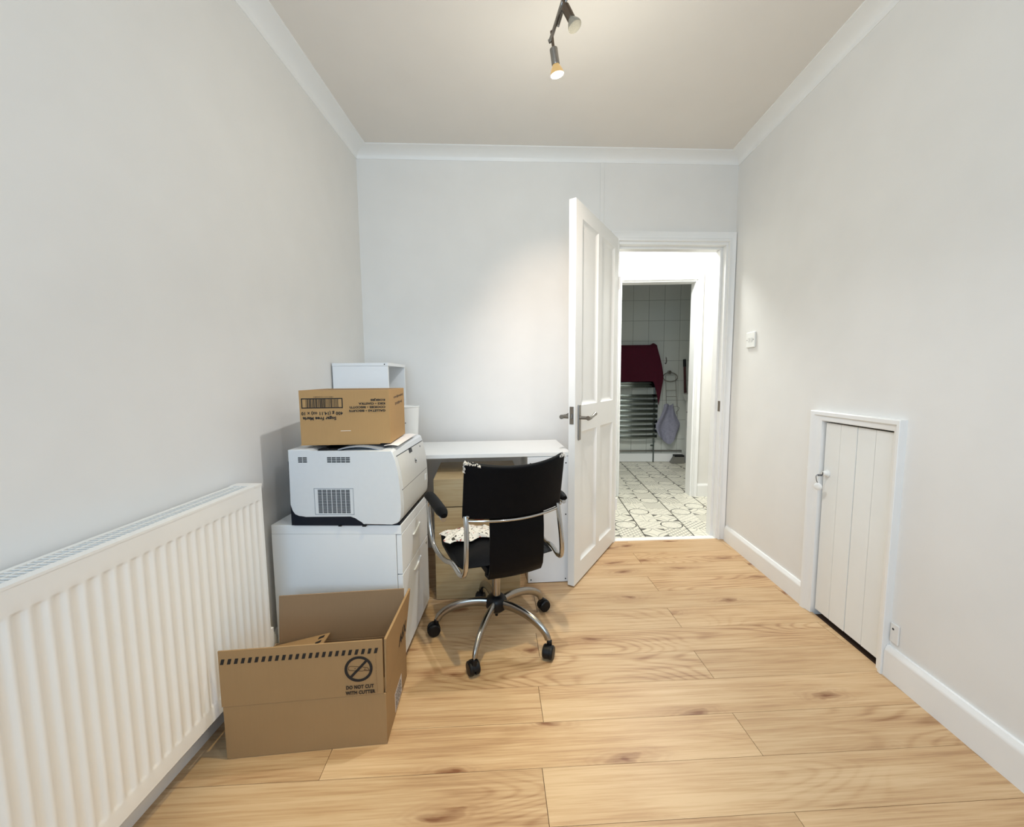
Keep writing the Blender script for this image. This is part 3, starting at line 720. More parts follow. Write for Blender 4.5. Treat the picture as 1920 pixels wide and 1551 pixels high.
# vents on the side facing the room
g = G()
for c_, xs in ((2, 0.047), (5, 0.157)):
    for k in range(c_):
        for r_ in range(3): g.box(xs+0.0176*k-0.0078, xs+0.0176*k+0.0078, -0.0006, 0.003, 0.266-0.0075*r_-0.0048, 0.266-0.0075*r_)
obj('vent_slots', g, M['slot'], pr, sharp=0)['kind'] = 'stuff'
g = G()
for a in ((0.093, 0.243, 0.146, 0.148), (0.093, 0.243, 0.046, 0.048), (0.093, 0.0945, 0.046, 0.148), (0.2415, 0.243, 0.046, 0.148)): g.box(a[0], a[1], -0.0012, 0.002, a[2], a[3])
vf = obj('vent_frame', g, M['grey_plastic'], pr, sharp=0)
g = G()
for k in range(7):
    for r_ in range(17): g.box(0.1075+0.01775*k, 0.1225+0.01775*k, -0.0007, 0.003, 0.1420-0.00538*r_-0.0036, 0.1420-0.00538*r_)
obj('vent_grille', g, M['slot'], pr, sharp=0)['kind'] = 'stuff'
# front face (towards the right): door panel, seams, latch and badge, following the curved front
def fx(z):
    Z = [(0.019, 0.413), (0.036, 0.4195), (0.075, 0.4215), (0.150, 0.4195), (0.205, 0.414), (0.255, 0.404), (0.284, 0.396), (0.291, 0.390)]
    for (a, b), (c, d) in zip(Z, Z[1:]):
        if a <= z <= c: return b+(d-b)*(z-a)/(c-a)
    return Z[0][1] if z < Z[0][0] else Z[-1][1]
def front_patch(y0, y1, z0, z1, off, th, nz=8):
    g = G(); zz = [z0+(z1-z0)*k/nz for k in range(nz+1)]
    A = [(fx(z)+off, z) for z in zz]; B = [(fx(z)+off-th, z) for z in reversed(zz)]
    g.prism(A+B, lambda p, a: (p[0], a, p[1]), y0, y1); return g
obj('front_door', front_patch(0.030, QD-0.012, 0.136, 0.262, 0.0022, 0.006), M['printer_front'], pr)
obj('paper_drawer', front_patch(0.030, QD-0.012, 0.022, 0.133, 0.0018, 0.006), M['printer_front'], pr)
obj('door_seam', front_patch(0.024, QD-0.010, 0.2625, 0.2650, 0.0008, 0.004, 1), M['slot'], pr)
obj('door_seam', front_patch(0.024, QD-0.010, 0.1330, 0.1358, 0.0008, 0.004, 1), M['slot'], pr)
obj('latch', front_patch(0.175, 0.215, 0.247, 0.262, 0.0032, 0.006, 2), M['black'], pr)
bd = obj('badge', G().lathe([(0, 0.003), (0.010, 0.0026), (0.0115, 0.0012), (0.0115, -0.002), (0, -0.002)], axis_matrix((fx(0.205)+0.0022, 0.232, 0.205), (0, 1, 0.0), (-0.17, 0, 1)), 20), M['chrome'], pr)
lettering('h p', 0.013, (fx(0.205)+0.0058, 0.2225, 0.2025), (0, 1, 0), (-0.12, 0, 1), bd, 0.0003, 'LEFT', 0.75, 'slot')
obj('button', front_patch(0.335, 0.343, 0.245, 0.251, 0.0030, 0.006, 1), M['slot'], pr)
obj('size_dial', front_patch(0.355, 0.380, 0.085, 0.112, 0.0045, 0.008, 2), M['plastic_white'], pr)
obj('tray_gap', front_patch(0.27, QD-0.004, 0.0085, 0.024, 0.0006, 0.06, 2), M['black'], pr)

# ------------------------------------------------------------------ biscuit carton on the printer
bb = thing('biscuit_box', 'brown biscuit carton upside down on top of the printer', 'cardboard box', (-0.8434, 1.4491, 0.866), 0.0897)
bw_, bd_, bh_ = 0.333, 0.262, 0.205
bb_parts = {}
for nm, a in (('side_front', (0, bw_, 0, 0.004)), ('side_back', (0, bw_, bd_-0.004, bd_)), ('side_left', (0, 0.004, 0.004, bd_-0.004)), ('side_right', (bw_-0.004, bw_, 0.004, bd_-0.004))):
    bb_parts[nm] = obj('side_panel', G().box(a[0], a[1], a[2], a[3], 0, bh_, 0.0012), M['card_bis'], bb)
obj('bottom', G().box(0.006, bw_-0.006, 0.006, bd_-0.006, 0.0, 0.004).box(-0.001, bw_-0.04, -0.001, 0.10, -0.003, 0.0), M['card_bis'], bb)
obj('top_flap', G().hexa([(0.004, 0.01, bh_-0.003), (0.0075, 0.01, bh_-0.003), (0.0075, bd_-0.01, bh_-0.003), (0.004, bd_-0.01, bh_-0.003), (0.085, 0.02, bh_-0.024), (0.088, 0.02, bh_-0.024), (0.088, bd_-0.02, bh_-0.024), (0.085, bd_-0.02, bh_-0.024)]), M['card_in'], bb)
obj('top_flap', G().hexa([(0.02, bd_-0.006, bh_-0.003), (bw_-0.02, bd_-0.006, bh_-0.003), (bw_-0.02, bd_-0.009, bh_-0.003), (0.02, bd_-0.009, bh_-0.003), (0.03, bd_-0.09, bh_-0.04), (bw_-0.03, bd_-0.09, bh_-0.04), (bw_-0.03, bd_-0.093, bh_-0.04), (0.03, bd_-0.093, bh_-0.04)]), M['card_in'], bb)
fr, rt = bb_parts['side_front'], bb_parts['side_right']
X_, Z_ = (-1, 0, 0), (0, 0, -1)                              # upside down print
yo = -0.0006
def bbt(s, size, xr, z, sx=1.0, bold=0.0005): lettering(s, size, (xr, yo, z), X_, Z_, fr, bold, 'LEFT', sx)
bbt('GALLETAS • BISCUITS', 0.0105, 0.318, 0.1295, 1.28); bbt('COOKIES • BISCOTTI', 0.0105, 0.318, 0.1430, 1.28); bbt('KIKS • CIASTKA', 0.0105, 0.318, 0.1565, 1.28); bbt('KOEKJES', 0.0105, 0.318, 0.1700, 1.28)
bbt('400 g (14.11 oz) x 10', 0.0165, 0.159, 0.1230, 1.00, 0.0005); bbt('Sugar Free Maria', 0.0165, 0.134, 0.1040, 1.02, 0.0007)
bbt('18413111222681', 0.0060, 0.128, 0.1815, 1.7, 0.0)
g = G()
for a in ((0.008, 0.160, 0.1715, 0.1752), (0.008, 0.160, 0.1370, 0.1407), (0.008, 0.0117, 0.1370, 0.1752), (0.1563, 0.160, 0.1370, 0.1752)): g.box(a[0], a[1], -0.0006, 0.001, a[2], a[3])
xb = 0.0245; rr = random.Random(11)
while xb < 0.143:
    w_ = rr.choice((0.0011, 0.0011, 0.0026)); g.box(xb, xb+w_, -0.0006, 0.001, 0.1405, 0.1718); xb += w_+rr.choice((0.0011, 0.0013, 0.0026))
obj('barcode', g, M['ink'], fr, sharp=0)
obj('scuff', G().box(0.148, 0.186, -0.0005, 0.001, 0.0495, 0.0510), M['paper'], fr, sharp=0)
g = G(); rr = random.Random(21)
for zc, y0, y1 in ((0.178, 0.235, 0.075), (0.150, 0.215, 0.090)):
    y = y0
    while y > y1:
        w_ = rr.uniform(0.006, 0.016); h_ = rr.uniform(0.006, 0.012)
        g.box(bw_-0.0005, bw_+0.0006, y-w_, y, zc-h_/2+0.004*(y-y0)/0.1, zc+h_/2+0.004*(y-y0)/0.1); y -= w_+rr.uniform(0.003, 0.008)
obj('side_print', g, M['thin_ink'], rt, sharp=0)

# papers under the carton
pp = G().sheet(lambda u, v: (-0.535+0.055*u-0.012*v, 1.470+0.29*v, 0.8580+0.003*sin(pi*u)+0.002*v), 4, 6, 0.0012)
tag(obj('paper_sheets', pp, M['paper']), 'white paper sheets lying on the printer under the biscuit carton', 'paper')

# ------------------------------------------------------------------ white desk
DANG = 0.10
DK = Vector((0.235, 2.066, 0)); ddx = Vector((cos(DANG), sin(DANG), 0)); ddy = Vector((-sin(DANG), cos(DANG), 0))
desk = thing('desk', 'long white desk against the back wall', 'desk', DK, DANG)
ZT = 0.717
obj('desktop', G().prism([(-1.195, 0), (0.010, 0), (0.010, 0.425), (-1.175, 0.425)], lambda p, a: (p[0], p[1], a), ZT-0.020, ZT, 0.0015), M['desk_white'], desk)
obj('end_panel', G().box(-1.185, -1.165, 0.03, 0.41, 0, ZT-0.0205), M['desk_white'], desk)
dc = thing('desk_cabinet', 'white panelled cabinet supporting the right end of the desk', 'cabinet', (0.016, 2.042, 0), DANG)
obj('body', G().box(0, 0.222, 0.012, 0.40, 0.004, ZT-0.0215, 0.001), M['laminate'], dc)
obj('back_panel', G().box(0.0, 0.222, 0.0, 0.011, 0.004, ZT-0.024, 0.0012), M['laminate'], dc)
for sx, sz in ((0.016, 0.020), (0.205, 0.020), (0.205, 0.38), (0.016, 0.66), (0.205, 0.66)):
    obj('screw', G().lathe([(0, 0.001), (0.0035, 0.0005), (0.004, 0), (0, 0)], axis_matrix((sx, 0.0, sz), (1, 0, 0), (0, 0, 1)), 12), M['slot'], dc)

# oak drawer unit under the desk
ou = thing('oak_drawer_unit', 'pale oak drawer unit standing under the desk behind the chair', 'drawer unit', (-0.4460, 1.876, 0), 0.115)
obj('carcass', G().box(0, 0.424, 0.017, 0.40, 0.0, 0.618, 0.001), M['oak_unit'], ou)
obj('drawer', G().box(0.0, 0.424, 0.0, 0.0165, 0.003, 0.474, 0.0012), M['oak_unit'], ou)
obj('drawer', G().box(0.0, 0.424, 0.0, 0.0165, 0.480, 0.618, 0.0012), M['oak_unit'], ou)

# open-sided white shelf cube and bin on the desk
sc_ = thing('shelf_cube', 'small white open-sided shelf box standing on the desk in the corner', 'shelf', (-0.995, 2.030, ZT), 0.03)
cw, cd_, ch = 0.288, 0.335, 0.478
obj('side_panel', G().box(0, cw, 0, 0.016, 0, ch-0.0165, 0.001), M['laminate'], sc_)
obj('side_panel', G().box(0, cw, cd_-0.016, cd_, 0, ch-0.0165, 0.001), M['laminate'], sc_)
obj('top', G().box(-0.001, cw+0.002, -0.001, cd_+0.001, ch-0.016, ch, 0.0012), M['laminate'], sc_)
obj('bottom', G().box(0, cw, 0.0165, cd_-0.0165, 0, 0.016, 0.001), M['laminate'], sc_)
obj('back_panel', G().box(0.0, 0.006, 0.0165, cd_-0.0165, 0.0165, ch-0.0165), M['laminate'], sc_)
obj('screw', G().lathe([(0, 0.001), (0.003, 0.0005), (0.0035, 0), (0, 0)], axis_matrix((cw-0.016, -0.001, ch-0.008), (1, 0, 0), (0, 0, 1)), 12), M['slot'], sc_)
bn = thing('bin', 'white tapered plastic bin standing on the desk behind the biscuit carton', 'bin', (-0.628, 2.075, ZT))
g = G().lathe([(0, 0), (0.050, 0), (0.053, 0.004), (0.067, 0.244), (0.070, 0.247), (0.067, 0.250), (0.064, 0.244), (0.050, 0.008), (0, 0.008)], None, 28)
obj('bin_body', g, M['plastic_white'], bn)
obj('bin_stud', G().lathe([(0, 0.002), (0.003, 0.001), (0.0035, 0), (0, 0)], axis_matrix((0.012, -0.0605, 0.165), (1, 0.2, 0), (0, 0, 1)), 10), M['sticker'], bn)

# ------------------------------------------------------------------ moving carton on the floor
ob = thing('cardboard_box', 'large open brown cardboard box with hazard stripes on the floor by the radiator', 'cardboard box', (-0.8790, 1.0355, 0.0), 0.1323)
FL, FR, BR, BL = (0, 0), (0.460, 0), (0.474, 0.276), (0.016, 0.278)
zb, th = 0.165, 0.005
def panel(a, b, z0, z1, t, inward, lean=(0, 0), top_trim=(0, 0)):
    """upright sheet from a to b; inward = unit vector to inside; lean shifts the top outwards"""
    ax, ay = a; bx, by = b; ix, iy = inward[0]*t, inward[1]*t
    d = Vector((bx-ax, by-ay)).normalized(); la = Vector(lean)
    ta = (ax+d.x*top_trim[0]+la.x, ay+d.y*top_trim[0]+la.y); tb = (bx-d.x*top_trim[1]+la.x, by-d.y*top_trim[1]+la.y)
    return G().hexa([(ax, ay, z0), (bx, by, z0), (bx+ix, by+iy, z0), (ax+ix, ay+iy, z0), (ta[0], ta[1], z1), (tb[0], tb[1], z1), (tb[0]+ix, tb[1]+iy, z1), (ta[0]+ix, ta[1]+iy, z1)], 0.0008, 1)
front = obj('side_panel', panel(FL, FR, 0.001, zb, th, (0, 1)), M['card'], ob)
rside = obj('side_panel', panel((FR[0], FR[1]+0.0055), BR, 0.001, zb, th, (-1, 0)), M['card'], ob)
obj('side_panel', panel((BR[0]-0.0055, BR[1]), (BL[0]+0.0055, BL[1]), 0.001, zb, th, (0, -1)), M['card_in'], ob)
obj('side_panel', panel((BL[0], BL[1]-0.0), (FL[0], FL[1]+0.0055), 0.001, zb, th, (1, 0)), M['card_in'], ob)
obj('bottom', G().prism([(0.006, 0.006), (0.454, 0.006), (0.467, 0.27), (0.022, 0.27)], lambda p, a: (p[0], p[1], a), 0.001, 0.006), M['card_in'], ob)
ff = obj('flap', panel((-0.003, -0.001), (0.4545, -0.001), zb+0.001, 0.340, 0.004, (0, 1), (0.002, -0.002), (0, 0)), M['card'], ob)
rf = obj('flap', G().hexa([(0.462, 0.003, zb+0.001), (0.475, 0.274, zb+0.001), (0.471, 0.274, zb+0.001), (0.458, 0.003, zb+0.001),
                           (0.467, 0.004, 0.335), (0.494, 0.296, 0.331), (0.487, 0.296, 0.333), (0.460, 0.004, 0.337)], 0.0008, 1), M['card'], ob)
obj('flap', panel((0.030, 0.277), (0.470, 0.276), zb+0.001, 0.337, 0.004, (0, -1), (0.002, 0.014)), M['card_in'], ob)
# left flap folded into the box
lfz = lambda x, y: zb-0.004 + 0.192*(x-0.017)*0.19/0.195
LFP = [(0.017, 0.006), (0.190, 0.012), (0.212, 0.262), (0.023, 0.262)]
lf = obj('flap', G().hexa([(x, y, lfz(x, y)) for x, y in LFP]+[(x, y, lfz(x, y)+0.004) for x, y in LFP]), M['card'], ob)
g = G()
for k in range(9):
    y0 = 0.020+0.027*k; sh = 0.02*(y0/0.262)
    P4 = [(0.160+sh, y0), (0.178+sh, y0+0.006), (0.178+sh, y0+0.019), (0.160+sh, y0+0.013)]
    g.hexa([(x, y, lfz(x, y)+0.003) for x, y in P4]+[(x, y, lfz(x, y)+0.0048) for x, y in P4])
obj('hazard_stripes', g, M['ink'], lf, sharp=0)
# print on the front flap
yo = -0.0034
g = G(); n_ = 24
for k in range(n_):
    x0 = 0.003+0.0186*k; P4 = [(x0, 0.2985), (x0+0.0088, 0.2985), (x0+0.0135, 0.3145), (x0+0.0047, 0.3145)]
    g.prism(P4, lambda p, a: (p[0], a, p[1]), yo, yo+0.001)
obj('hazard_stripes', g, M['ink'], ff, sharp=0)
cx_, cz_, ro, ri = 0.3855, 0.2525, 0.0405, 0.0325
g = G(); nn = 40; ro_ = [(cx_+ro*cos(2*pi*k/nn), yo, cz_+ro*sin(2*pi*k/nn)) for k in range(nn)]; ri_ = [(cx_+ri*cos(2*pi*k/nn), yo, cz_+ri*sin(2*pi*k/nn)) for k in range(nn)]
vo_ = [g.bm.verts.new(p) for p in ro_]; vi_ = [g.bm.verts.new(p) for p in ri_]
for k in range(nn): g.bm.faces.new([vo_[k], vo_[(k+1) % nn], vi_[(k+1) % nn], vi_[k]])
a_ = radians(46); wv = 0.0036; L_ = 0.034
g.prism([(cx_+cos(a_)*L_-sin(a_)*wv, cz_+sin(a_)*L_+cos(a_)*wv), (cx_-cos(a_)*L_-sin(a_)*wv, cz_-sin(a_)*L_+cos(a_)*wv), (cx_-cos(a_)*L_+sin(a_)*wv, cz_-sin(a_)*L_-cos(a_)*wv), (cx_+cos(a_)*L_+sin(a_)*wv, cz_+sin(a_)*L_-cos(a_)*wv)], lambda p, a: (p[0], a, p[1]), yo-0.0002, yo+0.0008)
obj('prohibition_sign', g, M['ink'], ff, sharp=0)
g = G()
def line2(p, q, w=0.0007):
    d = Vector((q[0]-p[0], q[1]-p[1])); n = Vector((-d.y, d.x)).normalized()*w
    g.prism([(p[0]+n.x, p[1]+n.y), (q[0]+n.x, q[1]+n.y), (q[0]-n.x, q[1]-n.y), (p[0]-n.x, p[1]-n.y)], lambda p, a: (cx_+p[0], a, cz_+p[1]), yo-0.0001, yo+0.0005)
kn = [(-0.022, 0.010)]+[(-0.023+0.0065*cos(pi/2+pi*k/8), 0.0035+0.0065*sin(pi/2+pi*k/8)) for k in range(9)]+[(0.010, -0.0075), (0.015, -0.006), (0.020, 0.003), (0.008, 0.006), (-0.023, 0.010)]
for p, q in zip(kn[1:], kn[2:]): line2(p, q)
for p, q in (((0.015, -0.006), (0.031, -0.008)), ((0.031, -0.008), (0.026, 0.002)), ((0.026, 0.002), (0.020, 0.003)), ((0.031, -0.008), (0.017, -0.004)), ((-0.012, 0.002), (-0.008, 0.0025)), ((0.008, 0.001), (0.009, 0.0005))): line2(p, q, 0.0008)
obj('cutter_drawing', g, M['thin_ink'], ff, sharp=0)
lettering('DO NOT CUT', 0.0152, (0.3868, yo, 0.1905), (1, 0, 0), (0, 0, 1), ff, 0.0005, 'CENTER', 0.80)
lettering('WITH CUTTER', 0.0152, (0.3878, yo, 0.1730), (1, 0, 0), (0, 0, 1), ff, 0.0005, 'CENTER', 0.80)
obj('crease', G().box(0.4345, 0.4365, yo+0.0006, yo+0.0016, 0.172, 0.334), M['card_edge'], ff, sharp=0)
# print on the right side
lettering('A6X', 0.060, (0.4745, 0.150, 0.205), (0.092, 1, 0), (0.06, 0, 1), rf, 0.0012, 'LEFT', 0.75)
g = G(); rr = random.Random(5)
lab = obj('shipping_label', G().hexa([(0.4635, 0.100, 0.010), (0.4652, 0.100, 0.010), (0.4700, 0.195, 0.010), (0.4682, 0.195, 0.010), (0.4635, 0.100, 0.075), (0.4652, 0.100, 0.075), (0.4700, 0.195, 0.075), (0.4682, 0.195, 0.075)]), M['label_white'], rside, sharp=0)
for r_ in range(7):
    y_ = 0.106
    while y_ < 0.182:
        w_ = rr.uniform(0.004, 0.014); x_ = 0.4654+(y_-0.1)*0.0505; x2 = 0.4654+(y_+w_-0.1)*0.0505; z_ = 0.016+0.0082*r_
        g.hexa([(x_-0.001, y_, z_), (x_+0.0006, y_, z_), (x2+0.0006, y_+w_, z_), (x2-0.001, y_+w_, z_), (x_-0.001, y_, z_+0.0045), (x_+0.0006, y_, z_+0.0045), (x2+0.0006, y_+w_, z_+0.0045), (x2-0.001, y_+w_, z_+0.0045)])
        y_ += w_+rr.uniform(0.002, 0.006)
obj('label_print', g, M['sticker'], lab, sharp=0)

# ------------------------------------------------------------------ office chair
TH = 0.435
ch = thing('office_chair', 'black leather swivel office chair with chrome frame at the desk', 'chair', (-0.125, 1.628, 0), TH)
LEGA = [radians(-176.7+72*k) - TH for k in range(5)]
for i, a in enumerate(LEGA):
    d = Vector((cos(a), sin(a), 0)); up = Vector((0, 0, 1))
    pts = smooth_path([d*0.030+up*0.142, d*0.085+up*0.146, d*0.150+up*0.138, d*0.205+up*0.118, d*0.242+up*0.092, d*0.256+up*0.068])
    leg = obj('leg', G().tube(pts, [0.0165-0.005*k/(len(pts)-1) for k in range(len(pts))], 12, True, (0.85, 1.25)), M['dull_chrome'], ch, sharp=60)
    swv = [radians(200), radians(120), radians(250), radians(30), radians(-100)][i] - TH
    cm = Matrix.Translation(d*0.262) @ Matrix.Rotation(swv, 4, 'Z')
    g = G()
    for s_ in (-1, 1):
        g.lathe([(0, 0.0), (0.012, 0.0), (0.024, 0.001), (0.0265, 0.004), (0.0265, 0.015), (0.023, 0.0185), (0.010, 0.0195), (0, 0.0195)],
                cm @ Matrix.Translation((0.012, s_*0.0025, 0.0265)) @ Matrix.Rotation(-s_*pi/2, 4, 'X'), 22)
    g2 = G(); hood = [(0.0285*cos(t_), 0.0285*sin(t_)) for t_ in [radians(-20+14*k) for k in range(15)]]
    hood2 = [(0.022*cos(t_), 0.022*sin(t_)) for t_ in [radians(-20+14*k) for k in range(14, -1, -1)]]
    g2.prism(hood+hood2, lambda p, w_: cm @ Vector((0.012+p[0], w_, 0.0265+p[1])), -0.008, 0.008)
    g2.tube([cm @ Vector((0, 0, 0.040)), cm @ Vector((0, 0, 0.066))], 0.0105, 12)
    c_ = obj('caster', g2, M['black'], ch, sharp=35)
    obj('wheel', g, M['black'], c_, sharp=35)
    obj('caster_stem', G().tube([cm @ Vector((0, 0, 0.060)), cm @ Vector((0, 0, 0.078))], 0.0055, 10), M['chrome'], c_)
obj('hub', G().lathe([(0, 0.098), (0.018, 0.098), (0.026, 0.104), (0.040, 0.116), (0.046, 0.126), (0.046, 0.150), (0.041, 0.163), (0.030, 0.172), (0.020, 0.177), (0, 0.177)], None, 28).lathe([(0, 0.080), (0.006, 0.080), (0.008, 0.098), (0, 0.098)], None, 14), M['black'], ch)
obj('gas_column', G().lathe([(0, 0.175), (0.0185, 0.175), (0.0185, 0.300), (0.013, 0.301), (0.013, 0.372), (0, 0.372)], None, 24), M['dull_chrome'], ch)
obj('seat_plate', G().box(-0.075, 0.075, -0.105, 0.075, 0.368, 0.384, 0.004).tube([(0.075, -0.03, 0.372), (0.135, -0.05, 0.370)], 0.005, 8), M['black'], ch)
# seat cushion: gently dished, thick rolled edges
def seat_pt(u, v, top):
    x = -0.205+0.41*u; y = -0.165+0.375*v
    e = max(abs(2*u-1)**4, abs(2*v-1)**4)
    if top: z = 0.428-0.030*e - 0.012*(1-(2*v-1)**2) + 0.010*max(0, v-0.75)
    else: z = 0.384+0.016*e
    r = 0.03*max(0, abs(2*u-1)+abs(2*v-1)-1.55)
    x -= math.copysign(r, 2*u-1)*1.0; y -= math.copysign(r, 2*v-1)
    return (x, y, z)
g = G(); N = 16
for top in (True, False):
    V = [[g.bm.verts.new(seat_pt(i/N, j/N, top)) for j in range(N+1)] for i in range(N+1)]
    for i in range(N):
        for j in range(N): g.bm.faces.new([V[i][j], V[i+1][j], V[i+1][j+1], V[i][j+1]])
    if top: T = V
    else:
        rim = lambda W: [W[i][0] for i in range(N+1)]+[W[N][j] for j in range(1, N+1)]+[W[i][N] for i in range(N-1, -1, -1)]+[W[0][j] for j in range(N-1, 0, -1)]
        A, B = rim(T), rim(V)
        for k in range(len(A)): g.bm.faces.new([A[k], A[(k+1) % len(A)], B[(k+1) % len(A)], B[k]])
obj('seat', g, M['leather'], ch, sharp=70)
# backrest: curved sling panel
def back_pt(u, v):
    x = -0.201+0.408*u; bow = 0.050*(1-(2*u-1)**2)
    y = -0.190-0.040*v-bow
    z = 0.604+0.218*v - 0.024*(1-(2*u-1)**2)*v - 0.006*(1-(2*u-1)**2)*(1-v)
    if v > 0.8: x *= 1-0.018*((v-0.8)/0.2)**2*(abs(2*u-1) > 0.85)
    return (x, y, z)
g = G().sheet(back_pt, 20, 8, 0.020)
es = [e for e in g.bm.edges if len(e.link_faces) == 2 and e.calc_face_angle(0) > 1.0]
bmesh.ops.bevel(g.bm, geom=es, offset=0.0085, segments=3, affect='EDGES', profile=0.5)
br = obj('backrest', g, M['leather'], ch, sharp=50)
# worn corners where the covering has split
rr = random.Random(3)
for cu, nm in ((0.0, 95), (1.0, 45)):
    g = G()
    for k in range(nm):
        t = rr.random()**1.5; w_ = rr.uniform(0.0018, 0.0042)
        if cu == 0.0: u_, v_ = (0.005+0.13*t, 0.992) if k % 3 else (0.006, 1.0-0.20*t)
        else: u_, v_ = (0.992-0.075*t, 0.992) if k % 3 else (0.994, 1.0-0.09*t)
        p = Vector(back_pt(u_, v_)) + Vector((0, rr.uniform(-0.006, 0.016), rr.uniform(-0.006, 0.0015)))
        bmesh.ops.create_icosphere(g.bm, subdivisions=1, radius=w_, matrix=Matrix.Translation(p) @ Matrix.Rotation(rr.uniform(0, 3), 4, 'Y') @ Matrix.Diagonal((1.5, 1.0, 0.5, 1)))
    obj('worn_patch', g, M['worn'], br, sharp=0)
# chrome rail along the lower edge of the backrest
rail = [Vector(back_pt(0.04+0.92*k/16, 0.0))+Vector((0, -0.004, -0.003)) for k in range(17)]
obj('back_rail', G().tube(rail, 0.0055, 10), M['chrome'], ch, sharp=60)
# lower back strap running down under the seat
def spine_pt(u, v):
    w_ = 0.108+0.004*v; x = 0.006+0.012*v+(2*u-1)*w_
    path = [(-0.206, 0.606), (-0.205, 0.54), (-0.199, 0.47), (-0.192, 0.42), (-0.182, 0.385), (-0.165, 0.358), (-0.125, 0.352)]
    t = v*(len(path)-1); i = min(int(t), len(path)-2); f_ = t-i
    y = path[i][0]*(1-f_)+path[i+1][0]*f_; z = path[i][1]*(1-f_)+path[i+1][1]*f_
    return (x, y-0.012*(1-(2*u-1)**2), z)
obj('back_strap', G().sheet(spine_pt, 10, 18, 0.012), M['leather'], ch, sharp=60)
obj('under_pad', G().box(-0.094, 0.128, -0.155, 0.03, 0.350, 0.384, 0.006), M['leather'], ch)
for s_ in (-1, 1):
    side = [(0.188, -0.200, 0.618), (0.190, -0.212, 0.560), (0.194, -0.220, 0.490), (0.197, -0.220, 0.435), (0.201, -0.206, 0.402), (0.206, -0.172, 0.390), (0.212, -0.125, 0.398), (0.216, -0.085, 0.399), (0.226, -0.030, 0.386),
            (0.238, 0.045, 0.388), (0.247, 0.095, 0.410), (0.251, 0.125, 0.455), (0.253, 0.142, 0.520), (0.254, 0.148, 0.570), (0.254, 0.140, 0.592), (0.254, 0.110, 0.600), (0.254, 0.0, 0.599), (0.254, -0.140, 0.596)]
    pts = smooth_path([(s_*x, y, z) for x, y, z in side], 5)
    fr_ = obj('arm_frame', G().tube(pts, 0.0095, 12), M['chrome'], ch, sharp=60)
    arm = smooth_path([(s_*0.254, -0.145, 0.611), (s_*0.254, -0.09, 0.616), (s_*0.254, 0.02, 0.618), (s_*0.254, 0.11, 0.616), (s_*0.253, 0.148, 0.606)], 5)
    n_ = len(arm); obj('armrest', G().tube(arm, [0.012+0.011*min(1, k/4, (n_-1-k)/4) for k in range(n_)], 14, True, (1.0, 0.72)), M['leather'], ch, sharp=60)
    obj('bolt', G().lathe([(0, 0.004), (0.005, 0.003), (0.006, 0), (0, 0)], axis_matrix((s_*0.188, -0.222, 0.622), (1, 0, 0), (0, 0, 1)), 12), M['chrome'], ch)

# patterned cloth and a small round thing on the seat
def cloth_pt(u, v):
    x = -0.200+0.225*u; y = 0.030+0.125*v
    e = 1-max(abs(2*u-1)**3, abs(2*v-1)**3)
    z = 0.422+0.026*e+0.009*e*sin(11*u+3*v)*cos(9*v)+0.006*sin(23*u)*sin(17*v)*e
    x += 0.012*sin(9*v+2)*(1-e)*0.8; y += 0.012*sin(13*u)*(1-e)
    return (x, y, max(z, 0.4185))
c_ = obj('crumpled_cloth', G().sheet(cloth_pt, 40, 28, 0.003), M['print_cloth'], None, (-0.125, 1.628, 0.004), (0, 0, TH), sharp=80)
tag(c_, 'crumpled white patterned cloth lying on the chair seat', 'cloth')
pos = Vector((-0.125, 1.628, 0)) + Matrix.Rotation(TH, 3, 'Z') @ Vector((-0.030, 0.130, 0.478))
g = G().lathe([(0, -0.020), (0.012, -0.017), (0.021, -0.006), (0.022, 0.004), (0.015, 0.016), (0.006, 0.021), (0, 0.022)], Matrix.Diagonal((1.15, 1, 0.85, 1)), 18)
tag(obj('round_object', g, M['terracotta'], None, pos), 'small reddish-brown round object on the patterned cloth', 'round object')

# ------------------------------------------------------------------ ceiling spot fixture
cl = thing('ceiling_light', 'chrome ceiling light with a bar and small spot lamps', 'ceiling light', (0.19, 1.16, H))
B0 = Vector((0.19, 1.16, H))
obj('ceiling_rose', G().lathe([(0, 0), (0.055, 0), (0.055, -0.012), (0.045, -0.024), (0, -0.026)], None, 28), M['dull_chrome'], cl)
obj('stem', G().tube([(0, 0, -0.024), (0, 0, -0.125)], 0.006, 10), M['dull_chrome'], cl)
barp = smooth_path([Vector((0.02, 0.78, 2.34))-B0, Vector((0.15, 0.98, 2.37))-B0, Vector((0.19, 1.16, 2.358))-B0, Vector((0.155, 1.32, 2.345))-B0, Vector((0.131, 1.40, 2.322))-B0, Vector((0.097, 1.40, 2.222))-B0, Vector((0.089, 1.40, 2.209))-B0])
obj('bar', G().tube(barp, 0.0062, 10), M['dull_chrome'], cl)
obj('bar', G().tube([p+Vector((0.012, 0, 0.006)) for p in barp[:-8]], 0.0045, 10), M['dull_chrome'], cl)
